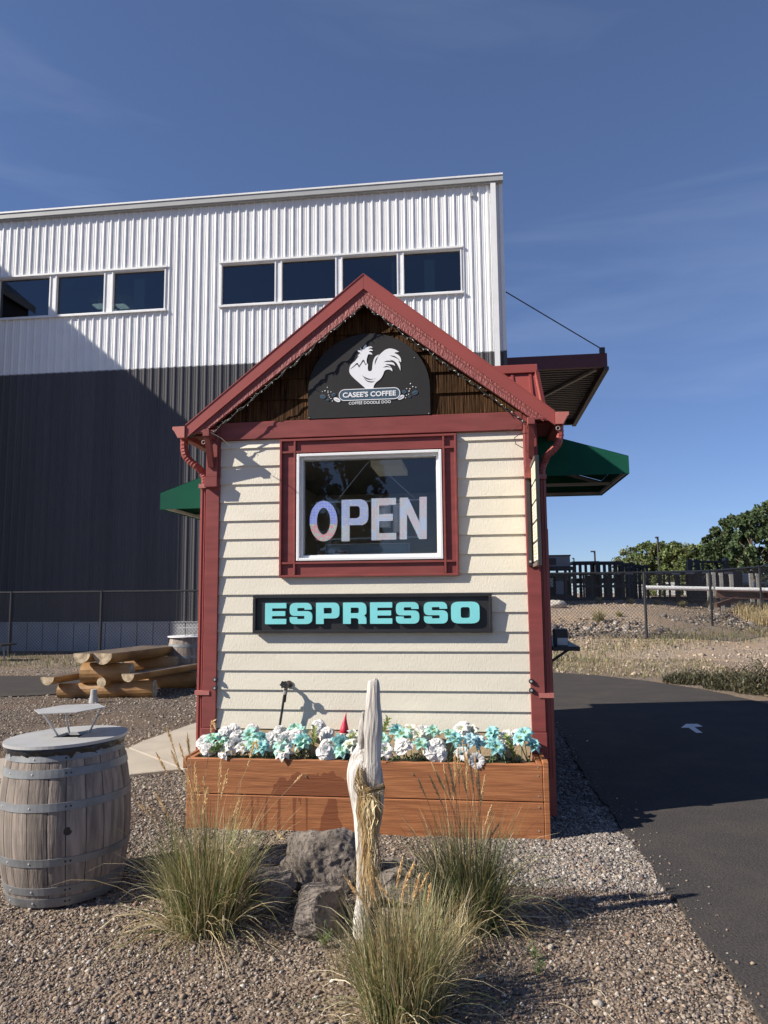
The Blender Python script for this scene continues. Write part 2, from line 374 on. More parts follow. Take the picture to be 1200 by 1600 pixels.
def axis(a, lo, hi, b, n0, n1, n2):
    return np.concatenate([a + (lo-a)*(1-(1-np.linspace(0, 1, n0, endpoint=False))**2.2), np.linspace(lo, hi, n1, endpoint=False), hi + (b-hi)*np.linspace(0, 1, n2)**2.2])
gx = axis(-500, -6, 6, 500, 40, 200, 50); gy = axis(-300, 2, 14, 900, 30, 200, 90)
X, Y = np.meshgrid(gx, gy); 
near = sstep(-8, -4, X)*(1-sstep(1.5, 3, X))*sstep(0, 1, Y)*(1-sstep(9, 13, Y))
Z = height(X, Y) + near*(.008*fbm(X, Y, 2.2)+.004*fbm(X, Y, 9, 3)) + .05*fbm(X, Y, .25, 2)*sstep(18, 24, Y)*sstep(0, 3, X)
for pl in (drive, path, slab): Z = np.where(inside(pl, X, Y), -.012, Z)
V = np.stack([X, Y, Z], -1).reshape(-1, 3)
ny, nx = X.shape; idx = np.arange(ny*nx).reshape(ny, nx)
F = np.stack([idx[:-1,:-1], idx[:-1,1:], idx[1:,1:], idx[1:,:-1]], -1).reshape(-1, 4)
cx = V[F].mean(1)
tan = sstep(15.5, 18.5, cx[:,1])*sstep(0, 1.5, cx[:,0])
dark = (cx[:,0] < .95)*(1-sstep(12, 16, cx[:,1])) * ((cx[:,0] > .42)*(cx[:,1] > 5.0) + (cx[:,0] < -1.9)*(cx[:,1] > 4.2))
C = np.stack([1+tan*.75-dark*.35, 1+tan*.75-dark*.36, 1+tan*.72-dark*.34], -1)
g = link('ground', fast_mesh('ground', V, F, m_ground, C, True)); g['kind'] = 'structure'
structure('driveway', MB().slab(ragged(drive, .03), -.03, .014), m_asph)
structure('asphalt_path', MB().slab(ragged(path, .04), -.03, .012), m_asph)
# patio slab: a few cast bays with open joints
def bay(poly): return MB().slab(poly, -.05, .03)
s0 = structure('concrete_patio', bay([(-9,5.9),(-4.0,6.25),(-3.113,6.45),(-2.74,6.69),(-3.69,7.55),(-4.72,6.95),(-9,6.6)]), m_conc, bevel=.006)
structure('concrete_bay', bay([(-2.72,6.695),(-2.06,6.85),(-2.06,8.02),(-3.685,7.86),(-3.675,7.565)]), m_conc, s0, bevel=.006)
structure('concrete_bay', bay([(-2.06,8.05),(-2.06,9.6),(-3.4,9.6),(-3.52,9.25),(-3.69,7.89)]), m_conc, s0, bevel=.006)
# painted arrow
A = [on_ground(px, py, .018) for px, py in ((1064,1137),(1072,1131),(1090,1131),(1098,1135),(1085,1136),(1098,1145),(1088,1145),(1076,1137))]
ar = MB().add([(p.x, p.y, .018) for p in A], [tuple(reversed(range(len(A))))])
a_ = structure('road_arrow', ar, m_paint)

# ------------------------------------------------------------------ loose gravel
ico_v = []
ph = (1+5**.5)/2
for a, b in ((-1, ph), (1, ph), (-1, -ph), (1, -ph)): ico_v.append((a, b, 0))
for a, b in ((-1, ph), (1, ph), (-1, -ph), (1, -ph)): ico_v.append((0, a, b))
for a, b in ((-1, ph), (1, ph), (-1, -ph), (1, -ph)): ico_v.append((b, 0, a))
ico_v = np.array(ico_v)/np.linalg.norm((1, ph))
ico_f = np.array([(0,11,5),(0,5,1),(0,1,7),(0,7,10),(0,10,11),(1,5,9),(5,11,4),(11,10,2),(10,7,6),(7,1,8),(3,9,4),(3,4,2),(3,2,6),(3,6,8),(3,8,9),(4,9,5),(2,4,11),(6,2,10),(8,6,7),(9,8,1)])
def fix_ico():
    v = [(-1,ph,0),(1,ph,0),(-1,-ph,0),(1,-ph,0),(0,-1,ph),(0,1,ph),(0,-1,-ph),(0,1,-ph),(ph,0,-1),(ph,0,1),(-ph,0,-1),(-ph,0,1)]
    return np.array(v, float)/np.linalg.norm((1, ph))
ico_v = fix_ico()
def stones(name, P, size, pal, z_off=.15, flat=.65, mt=None, oct_=False, weights=None):
    n = len(P); bv, bf = ico_v, ico_f
    if oct_:
        bv = np.array([(1,0,0),(-1,0,0),(0,1,0),(0,-1,0),(0,0,1),(0,0,-1)], float); bf = np.array([(0,2,4),(2,1,4),(1,3,4),(3,0,4),(2,0,5),(1,2,5),(3,1,5),(0,3,5)])
    K = len(bv)
    V = bv[None]*(1+rng.uniform(-.28, .28, (n, K, 1)))
    V = V*(rng.uniform(.6, 1.25, (n, 1, 3))*np.array([1, 1, flat]))
    ax = rng.normal(size=(n, 3)); ax /= np.linalg.norm(ax, axis=1)[:, None]; ax = ax*.4+np.array([0, 0, 1]); ax /= np.linalg.norm(ax, axis=1)[:, None]
    th = rng.uniform(0, 6.28, n); c = np.cos(th)[:, None, None]; s_ = np.sin(th)[:, None, None]; k = ax[:, None, :]
    V = V*c + np.cross(np.broadcast_to(k, V.shape), V)*s_ + k*np.sum(k*V, -1, keepdims=True)*(1-c)
    V = V*size[:, None, None] + P[:, None, :]; V[:, :, 2] += (size*z_off)[:, None]
    F = (bf[None]+(np.arange(n)*K)[:, None, None]).reshape(-1, 3)
    pal = np.array(pal); ci = rng.choice(len(pal), n, p=weights); C = pal[ci]*rng.uniform(.75, 1.25, (n, 1))
    C = np.repeat(C, len(bf), 0)
    o = link(name, fast_mesh(name, V.reshape(-1, 3), F, mt or m_stone, C)); o['kind'] = 'stuff'; return o
def scatter(n, x0, x1, y0, y1, keep=None):
    x = rng.uniform(x0, x1, n); y = rng.uniform(y0, y1, n)
    k = ~inside(drive, x, y) & ~inside(path, x, y) & ~inside(slab, x, y)
    k &= ~((x > -2.08) & (x < .45) & (y > 5.1) & (y < 9.2))
    if keep is not None: k &= keep(x, y)
    x, y = x[k], y[k]
    return np.stack([x, y, height(x, y)+.008*fbm(x, y, 2.2)*(y < 9)+.004*fbm(x, y, 9, 3)*(y < 9)], -1)
pal_warm = [(.29,.235,.195),(.20,.16,.13),(.36,.275,.20),(.13,.11,.10),(.46,.40,.33),(.26,.175,.13),(.58,.55,.50)]
w_warm = [.26,.22,.14,.16,.08,.11,.03]
P = scatter(125000, -3.4, 1.15, 2.2, 5.15, lambda x, y: (fbm(x, y, 1.6, 1)*.35 + rng.uniform(-.8, .75, x.shape) < .12+.35*(x < -1.5)+.35*(x > .3)+.2*(y < 3)) & (x > -y*.95-.3) & (x < y*.42+.3))
gr = stones('gravel', P, rng.lognormal(math.log(.0054), .42, len(P)), pal_warm, weights=w_warm, oct_=True)
P = scatter(7000, -3.2, 1.1, 2.3, 5.1)
stones('gravel', P, rng.lognormal(math.log(.0080), .28, len(P)), pal_warm, weights=w_warm)
P = scatter(22000, .05, 1.06, 4.3, 5.9)
stones('gravel', P, rng.lognormal(math.log(.0082), .36, len(P)), [(.33,.295,.265),(.23,.20,.18),(.44,.40,.355),(.14,.125,.12),(.30,.24,.19),(.55,.51,.46)], weights=[.25,.27,.14,.2,.1,.04], oct_=True)
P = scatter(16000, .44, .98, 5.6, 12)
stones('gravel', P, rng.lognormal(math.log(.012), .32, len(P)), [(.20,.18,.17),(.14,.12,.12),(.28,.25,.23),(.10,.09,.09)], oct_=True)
P = scatter(26000, -4.6, -1.35, 4.2, 7.0, lambda x, y: x < -1.25-.25*(y-4.2))
stones('gravel', P, rng.lognormal(math.log(.010), .35, len(P)), [(.22,.18,.155),(.15,.125,.115),(.30,.25,.21),(.10,.085,.08),(.38,.33,.28)], oct_=True)
P = scatter(42000, -14, -2.4, 7.3, 18, lambda x, y: (x > -y*.85) & (rng.uniform(0, 1, x.shape) < 9/y))
stones('gravel', P, rng.lognormal(math.log(.013), .35, len(P)), [(.30,.245,.20),(.20,.165,.14),(.38,.31,.25),(.13,.11,.10),(.46,.40,.33)], oct_=True)
P = scatter(26000, .9, 22, 15, 34, lambda x, y: (x < y*.5) & (x > y*.02))
stones('gravel', P, rng.lognormal(math.log(.026), .35, len(P)), [(.42,.33,.25),(.30,.24,.185),(.52,.42,.32),(.22,.18,.15)], oct_=True)
# stray stones kicked onto the asphalt edge
x = rng.uniform(.9, 1.5, 2600); y = rng.uniform(2.6, 9.5, 2600); xe_ = np.interp(y, [3.1,3.65,4.05,4.43,4.8,5.19,5.88,7.5,10], [1.024,.997,.984,.965,.985,.94,.944,.885,.912])
k = (x > xe_) & (rng.uniform(0, 1, 2600) < np.exp(-(x-xe_)/.07)); x, y = x[k], y[k]
stones('gravel', np.stack([x, y, np.full(len(x), .015)], -1), rng.lognormal(math.log(.006), .4, len(x)), pal_warm, weights=w_warm, oct_=True)
# larger odd stones lying on the dirt
P = scatter(260, -2.6, 1.0, 2.6, 5.0)
stones('scattered_stones', P, rng.uniform(.010, .021, len(P)), pal_warm, weights=w_warm)

# riprap band beyond the right fence
n = 1500; t = rng.uniform(0, 1, n); xx = 1.0+t*9.5
yc = 21.6 + 5*sstep(4, 10, xx); yy = yc + rng.normal(0, .55, n) - .5*(1-t)
P = np.stack([xx, yy, height(xx, yy)], -1)
stones('riprap', P, rng.lognormal(math.log(.034), .45, n), [(.20,.18,.165),(.27,.24,.215),(.11,.10,.10),(.42,.38,.34),(.25,.20,.16)], z_off=.25, flat=.8)

# ================================================================== far warehouse
WY = 26.0
WCX = 1.21
wh = thing('warehouse', 'tall metal-clad warehouse, white ribbed panels above charcoal ones, behind the kiosk', 'warehouse', (-9, WY, 0))
groups = [(-21.0,-18.95),(-18.62,-16.46),(-16.17,-14.19),(-13.82,-11.72)], [(-9.43,-7.35),(-7.07,-5.02),(-4.75,-2.70),(-2.44,-.36)]
ZW0, ZW1 = 12.57, 14.25
spans = [(groups[0][0][0]-.08, groups[0][-1][1]+.1), (groups[1][0][0]-.1, groups[1][-1][1]+.1)]
us = [0,.12,.22,.34,.50,.53,.56,.59,.76,.79,.82,.85]
def corr(mb, x0, x1, z0, z1, y=WY, deep=.040, flip=1):
    xs = [x0]; k = math.floor(x0/.305)
    while k*.305 < x1:
        xs += [k*.305+u*.305 for u in us if x0+1e-4 < k*.305+u*.305 < x1-1e-4]; k += 1
    xs.append(x1)
    def dd(x):
        u = (x/.305) % 1
        if u < .12: return u/.12
        if u < .22+1e-6: return 1
        if u < .34: return 1-(u-.22)/.12
        if .525 < u < .565 or .785 < u < .825: return .22
        return 0
    n = len(xs); vs = [(x, y-deep*flip*dd(x), z) for z in (z0, z1) for x in xs]
    mb.add(vs, [(i, i+1, i+1+n, i+n) for i in range(n-1)])
xw = WCX - .10; k = 0
while xw > -25.5:
    x1 = xw; x0 = xw-.915; xw = x0
    mb = MB(); pieces = []
    segs = [(x0, x1)]
    lo = MB(); corr(lo, x0, x1, .66, 10.28)
    part('dark_wall_panel', lo, m_whdark, wh)
    cuts = sorted({x0, x1, *[c for s in spans for c in s if x0 < c < x1]})
    for a, b in zip(cuts, cuts[1:]):
        mid = (a+b)/2
        if any(s[0] < mid < s[1] for s in spans):
            for za, zb in ((10.28, ZW0-.06), (ZW1+.06, 16.62)): mb = MB(); corr(mb, a, b, za, zb); part('white_wall_panel', mb, m_whwhite, wh)
        else: mb = MB(); corr(mb, a, b, 10.28, 16.62); part('white_wall_panel', mb, m_whwhite, wh)
part('drip_trim', MB().box(-25.5, WCX-.1, WY-.006, WY+.02, 10.255, 10.30), m_trim, wh)
# concrete base in cast panels
xb = WCX-.05
while xb > -25:
    part('concrete_panel', MB().box(xb-.605, xb-.012, WY-.08, WY+.15, -.8, .66), m_concwall, wh, bevel=.01); xb -= .617
part('base_flashing', MB().box(-25.5, WCX-.05, WY-.10, WY, .662, .70), m_trim, wh)
for gi, g_ in enumerate(groups):
    s0_, s1_ = spans[gi]
    fr = MB().box(s0_, s1_, WY-.09, WY+.12, ZW1, ZW1+.07).box(s0_, s1_, WY-.11, WY+.12, ZW0-.07, ZW0)
    part('window_band_trim', fr, m_whwhite, wh)
    for i, (a, b) in enumerate(g_):
        f = MB().box(a-.05, a, WY-.05, WY+.12, ZW0, ZW1).box(b, b+.05, WY-.05, WY+.12, ZW0, ZW1).box(a, b, WY-.03, WY+.12, ZW0, ZW0+.05).box(a, b, WY-.03, WY+.12, ZW1-.05, ZW1)
        wf = part('window', f, m_whwhite, wh)
        part('pane', MB().box(a, b, WY+.10, WY+.108, ZW0+.05, ZW1-.05), m_whglass, wf)
        if i: part('mullion', MB().box(g_[i-1][1]+.052, a-.052, WY-.02, WY+.12, ZW0, ZW1), m_whwhite, wh)
        else: part('mullion', MB().box(s0_, a-.052, WY-.02, WY+.12, ZW0, ZW1), m_whwhite, wh)
    part('mullion', MB().box(g_[-1][1]+.052, s1_, WY-.02, WY+.12, ZW0, ZW1), m_whwhite, wh)
# inside: floor, ceiling, back wall, lights, columns (seen through the dark panes)
part('interior_wall', MB().box(-25.4, .9, 36, 36.1, 9, 16.4), m_darkin, wh)
part('ceiling', MB().box(-25.4, .9, WY+.2, 36, 15.4, 15.5), m_darkin, wh)
part('upper_floor', MB().box(-25.4, .9, WY+.2, 36, 11.4, 11.5), m_darkin, wh)
m_lit = mat('lit_ceiling_panel', (1.0,.85,.50), .5, .02, emit=9.0)
for px0, px1, py in ((144,166,477),(180,194,477)):
    a = at(px0, py-2, 31); b = at(px1, py-2, 31)
    part('ceiling_light', MB().box(a.x, b.x, 31, 31.5, a.z-.06, a.z), m_lit, wh)
    part('ceiling_light', MB().box(a.x, b.x, 31.9, 32.5, a.z+.0, a.z+.06), m_lit, wh)
m_pil = mat('glowing_green_curtain', (.42,.62,.58), .7, .05, emit=.55)  # curtain cloth emits a little itself, in place of light falling on it
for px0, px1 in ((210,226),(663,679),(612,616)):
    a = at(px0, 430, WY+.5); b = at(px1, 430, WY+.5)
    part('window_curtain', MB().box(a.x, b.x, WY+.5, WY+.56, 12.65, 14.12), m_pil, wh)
# eave, gutter, corner
part('eave_fascia', MB().box(-25.5, WCX+.04, WY-.16, WY+.05, 16.62, 16.70).box(-25.5, WCX+.05, WY-.22, WY-.12, 16.66, 16.86), m_trim, wh)
part('roof_edge', MB().box(-25.5, WCX+.05, WY-.25, WY+.3, 16.865, 16.93), m_whwhite, wh)
xb = WCX
while xb > -25:
    part('gutter_strap', MB().box(xb-.06, xb-.03, WY-.24, WY-.1, 16.93, 16.96), m_trim, wh); xb -= 1.5
rf = MB().add([(-25.5,WY,16.90),(WCX+.05,WY,16.90),(WCX+.05,37.5,17.6),(-25.5,37.5,17.6)], [(0,1,2,3)])
part('roof', rf, m_trim, wh)
side = MB(); side.box(WCX-.02, WCX, WY+.02, 37.5, .6, 16.86); part('side_wall', side, m_whwhite, wh)
part('side_wall_base', MB().box(WCX+.002, WCX+.02, WY+.02, 37.5, .6, 10.28), m_whdark, wh)
part('rear_wall', MB().box(-25.5, WCX, 37.4, 37.5, .6, 17.2), m_whwhite, wh)
part('corner_trim', MB().box(WCX-.10, WCX+.03, WY-.05, WY+.05, 10.28, 16.62), m_whwhite, wh)
part('corner_trim', MB().box(WCX-.10, WCX+.03, WY-.05, WY+.05, .6, 10.28), m_whdark, wh)
part('downspout', MB().box(.80, .985, WY-.18, WY-.035, .3, 16.62), m_whwhite, wh)
part('wall_camera', MB().box(.05, .16, WY-.12, WY-.03, 16.18, 16.32).box(.09,.11,WY-.1,WY-.06,16.3,16.62), m_trim, wh)
# projecting gabled wing at the far left (its shadow falls on the front)
wg = MB(); ex, ez, wy0 = -19.9, 14.9, 21.92
wg.prism([(ex-.25, 0),(ex-.25, ez-.1),(ex-9, ez-.1+8.75*.836),(ex-17.8, ez-.1),(ex-17.8, 0)], wy0+.05, WY-.1)
part('gabled_wing', wg, m_whdark, wh)
rfw = MB()
rfw.prism([(ex, ez-.33),(ex, ez),(ex-9, ez+9*.836),(ex-18, ez),(ex-18, ez-.33),(ex-9, ez+9*.836-.33)], wy0-.1, WY-.1)
part('wing_roof', rfw, m_trim, wh)
# red canopy on the warehouse's side
cn = thing('steel_canopy', 'dark red flat steel canopy with ribbed underside, hung off the warehouse side by a rod', 'canopy', (3, 30, 9.5))
KY = 27.6; a = at(943, 552, KY); b = at(944, 573, KY); kx, kz1, kz0 = a.x, a.z, b.z; yr = 37.0
part('fascia', MB().box(WCX+.06, kx, KY-.02, KY+.16, kz0, kz1).box(kx, kx+.12, KY-.02, yr, kz0, kz1), mat('dark_red_steel', (.07,.013,.017), .5), cn)
part('roof_deck', MB().box(WCX+.06, kx, KY+.16, yr, kz1-.15, kz1-.06), m_blackmetal, cn)
ud = MB(); yk = KY+.2
while yk < yr-.2: ud.box(WCX+.08, kx-.02, yk, yk+.14, kz0+.16, kz1-.16); yk += .31
part('ribbed_underside', ud, mat('dark_deck', (.045,.045,.05), .5), cn, kind='stuff')
part('edge_channel', MB().box(kx-.01, kx+.17, KY-.03, yr+.05, kz0-.12, kz0-.002).box(WCX+.06, kx, yr-.1, yr+.05, kz0-.05, kz1-.16), m_blackmetal, cn)
part('brace', MB().beam((kx-.2, KY+.6, kz0+.1), (1.6, 35.0, kz0+.1), .12, .10), m_galv, cn)
part('hanger_rod', MB().tube([(WCX+.05, WY+.05, 12.5), (kx-.05, KY, kz1+.16)], .024, 6), m_blackmetal, cn)
part('rod_bracket', MB().box(kx-.14, kx+.05, KY-.05, KY+.1, kz1, kz1+.22), m_blackmetal, cn)
# ================================================================== coffee kiosk
FY = 5.5; XL, XR = -2.084, .462; RX = -.82
kio = thing('coffee_kiosk', 'small cream espresso kiosk with dark red trim, steep red metal roof and green awnings', 'coffee kiosk', (RX, FY+1.7, 0))
# siding courses (front): clapboards, split round the window
E_ = .1422; Z0 = .614
wx0, wx1, wz0, wz1 = -1.493, -.133, 1.737, 2.802
def clap(x0, x1, z0, z1):
    mb = MB(); t0, t1 = .0185, .005       # butt thick at the bottom
    a = FY-t0; b = FY-t1+ (0 if z1-z0 > E_*.9 else .003)
    mb.add([(x0,a,z0),(x1,a,z0),(x1,b,z1),(x0,b,z1),(x0,FY+.004,z0),(x1,FY+.004,z0),(x1,FY+.004,z1),(x0,FY+.004,z1)],
           [(0,1,2,3),(4,7,6,5),(0,4,5,1),(3,2,6,7),(0,3,7,4),(1,5,6,2)])
    part('siding_board', mb, m_siding, kio)
for n_ in range(16):
    z0 = Z0+n_*E_+.0015; z1 = min(Z0+(n_+1)*E_+.006, 2.812)
    if z0 > 2.80: break
    if z1 < wz0+.002 or z0 > wz1: clap(-1.985, .372, z0, z1); continue
    if z0 < wz0-.01: # board under the window, full width up to the trim
        clap(-1.985, .372, z0, z1); continue
    if z1 > wz1+.004: z1c = wz1
    clap(-1.985, wx0-.002, z0, z1); clap(wx1+.002, .372, z0, z1)
part('skirt_board', MB().box(-1.99, .374, FY-.012, FY+.006, .10, .612), m_tan, kio, bevel=.003)
# structural walls (hollow room)
bw = MB()
bw.box(-2.03, -1.38, FY+.005, FY+.10, 0, 2.98).box(-.235, .41, FY+.005, FY+.10, 0, 2.98).box(-1.38, -.235, FY+.005, FY+.10, 0, 1.85).box(-1.38, -.235, FY+.005, FY+.10, 2.70, 2.98)
part('front_wall', bw, m_inwall, kio)
m_side = m_siding
sw = MB()
for x0, x1 in ((-2.07,-2.0),(.40,.455)):
    sw.box(x0, x1, FY+.10, 6.35, 0, 2.98).box(x0, x1, 7.7, 9.2, 0, 2.98).box(x0, x1, 6.35, 7.7, 0, 1.15).box(x0, x1, 6.35, 7.7, 2.1, 2.98)
part('side_wall', sw, m_side, kio)
part('rear_wall', MB().box(-2.0, .40, 9.1, 9.2, 0, 2.98), m_side, kio)
part('interior_floor', MB().box(-2.0, .40, FY+.1, 9.1, 0, .12), m_darkin, kio)
part('ceiling', MB().box(-2.0, .40, FY+.1, 9.1, 2.86, 2.90), m_inwall, kio)
# corner boards and plinths
for s_, (a, b) in ((-1, (XL, -1.975)), (1, (.36, XR))):
    part('corner_board', MB().box(a, b, FY-.034, FY+.06, .62, 2.93), m_red, kio, bevel=.004)
    part('corner_base', MB().box(a-.004, b+.004, FY-.042, FY+.06, .0, .618), m_red, kio, bevel=.004)
    part('side_corner_board', MB().box(*((a-.012, a-.001) if s_ < 0 else (b+.001, b+.012)), FY+.061, FY+.17, .02, 2.9), m_red, kio)
# frieze
part('frieze_board', MB().box(-1.974, .359, FY-.036, FY+.005, 2.814, 2.952), m_red, kio, bevel=.004)
# window casing: recessed flat boards with raised strips crossing at the corners
iw0, iw1, iz0, iz1 = -1.362, -.243, 1.858, 2.686
yb = FY-.026
for args in ((wx0, iw0, wz0, wz1), (iw1, wx1, wz0, wz1)): part('window_casing', MB().box(args[0]+.001, args[1]-.001, yb, FY+.005, args[2]+.001, args[3]-.001), m_red, kio)
for args in ((iw0, iw1, wz0, iz0), (iw0, iw1, iz1, wz1)): part('window_casing', MB().box(args[0], args[1], yb-.0015, FY+.005, args[2]+.001, args[3]-.001), m_red, kio)
t = .017; ys = yb-.020
st = MB()
for z in (wz0, wz1-t): st = MB().box(wx0, wx1, ys, yb-.0005, z, z+t); part('casing_strip', st, m_red, kio, bevel=.002)
for x in (wx0, wx1-t): part('casing_strip', MB().box(x, x+t, ys-.0015, yb-.0005, wz0+t, wz1-t), m_red, kio, bevel=.002)
for x in (iw0-.020, iw1+.005): part('casing_strip', MB().box(x, x+.015, ys+.001, yb-.0005, wz0+t+.001, wz1-t-.001), m_red, kio, bevel=.002)
for z in (iz0-.020, iz1+.006):
    part('casing_strip', MB().box(wx0+t+.001, iw0-.021, ys+.002, yb-.001, z, z+.015), m_red, kio)
    part('casing_strip', MB().box(iw0-.004, iw1+.004, ys+.002, yb-.0025, z, z+.015), m_red, kio)
    part('casing_strip', MB().box(iw1+.021, wx1-t-.001, ys+.002, yb-.001, z, z+.015), m_red, kio)
# white window
def frame(x0, x1, z0, z1, wd, ya, yb_):
    return MB().box(x0, x0+wd, ya, yb_, z0, z1).box(x1-wd, x1, ya, yb_, z0, z1).box(x0+wd, x1-wd, ya, yb_, z0, z0+wd).box(x0+wd, x1-wd, ya, yb_, z1-wd, z1)
win = part('window_frame', frame(iw0+.003, iw1-.003, iz0+.002, iz1-.002, .022, FY-.045, FY+.10), m_white, kio, bevel=.003)
part('sash', frame(iw0+.025, iw1-.025, iz0+.024, iz1-.024, .020, FY-.012, FY+.06), m_white, win, bevel=.003)
part('glazing_bead', frame(iw0+.045, iw1-.045, iz0+.044, iz1-.044, .006, FY+.012, FY+.05), m_trim, win)
part('pane', MB().box(iw0+.046, iw1-.046, FY+.030, FY+.035, iz0+.045, iz1-.045), m_glass, win)
# gable: dark cedar shakes
part('gable_wall', MB().prism([(-2.03, 2.955),(.41, 2.955),(RX, 3.93)], FY+.005, FY+.06), m_darkin, kio)
rows = 6; rh = .166
for r_ in range(rows):
    z0 = 2.955+r_*rh; x = -2.02 + (r_ % 2)*.07
    while x < .40:
        wd = random.uniform(.42, .85); xa, xb2 = x+.002, min(x+wd, .40)-.002; x += wd
        zt = min(z0+rh+.01, 9)
        def top(xx): return 3.985-abs(xx-RX)*.80
        za, zb = min(zt, top(xa)), min(zt, top(xb2))
        dz = random.uniform(0, .004)
        zm = zt
        n_ = 8; xs2 = [xa+(xb2-xa)*q/n_ for q in range(n_+1)]; zs2 = [min(zt, top(q)) for q in xs2]
        keep_ = [q for q in range(n_+1) if zs2[q] > z0+.006]
        if len(keep_) < 2: continue
        xs2 = [xs2[q] for q in keep_]; zs2 = [zs2[q] for q in keep_]; t0 = .020+random.uniform(0, .004); m_ = len(xs2)
        mb = MB(); vs_ = [(q, FY-t0, z0+dz) for q in xs2]+[(q, FY-t0+(t0-.006)*(z_-z0)/(rh+.01), z_) for q, z_ in zip(xs2, zs2)]+[(q, FY+.004, z0+dz) for q in xs2]
        mb.add(vs_, [(q, q+1, m_+q+1, m_+q) for q in range(m_-1)]+[(2*m_+q, 2*m_+q+1, q+1, q) for q in range(m_-1)]+[(0, m_, 2*m_), (m_-1, 3*m_-1, 2*m_-1)])
        part('shingle', mb, m_shake, kio); continue
        mb = MB().add([(xa,FY-t0,z0+dz),(xb2,FY-t0,z0+dz),(xb2,FY-.006,zb),(xa,FY-.006,za),(xa,FY+.004,z0+dz),(xb2,FY+.004,z0+dz),(xb2,FY+.004,zb),(xa,FY+.004,za)],
               [(0,1,2,3),(4,7,6,5),(0,4,5,1),(3,2,6,7),(0,3,7,4),(1,5,6,2)])
        part('shingle', mb, m_shake, kio)
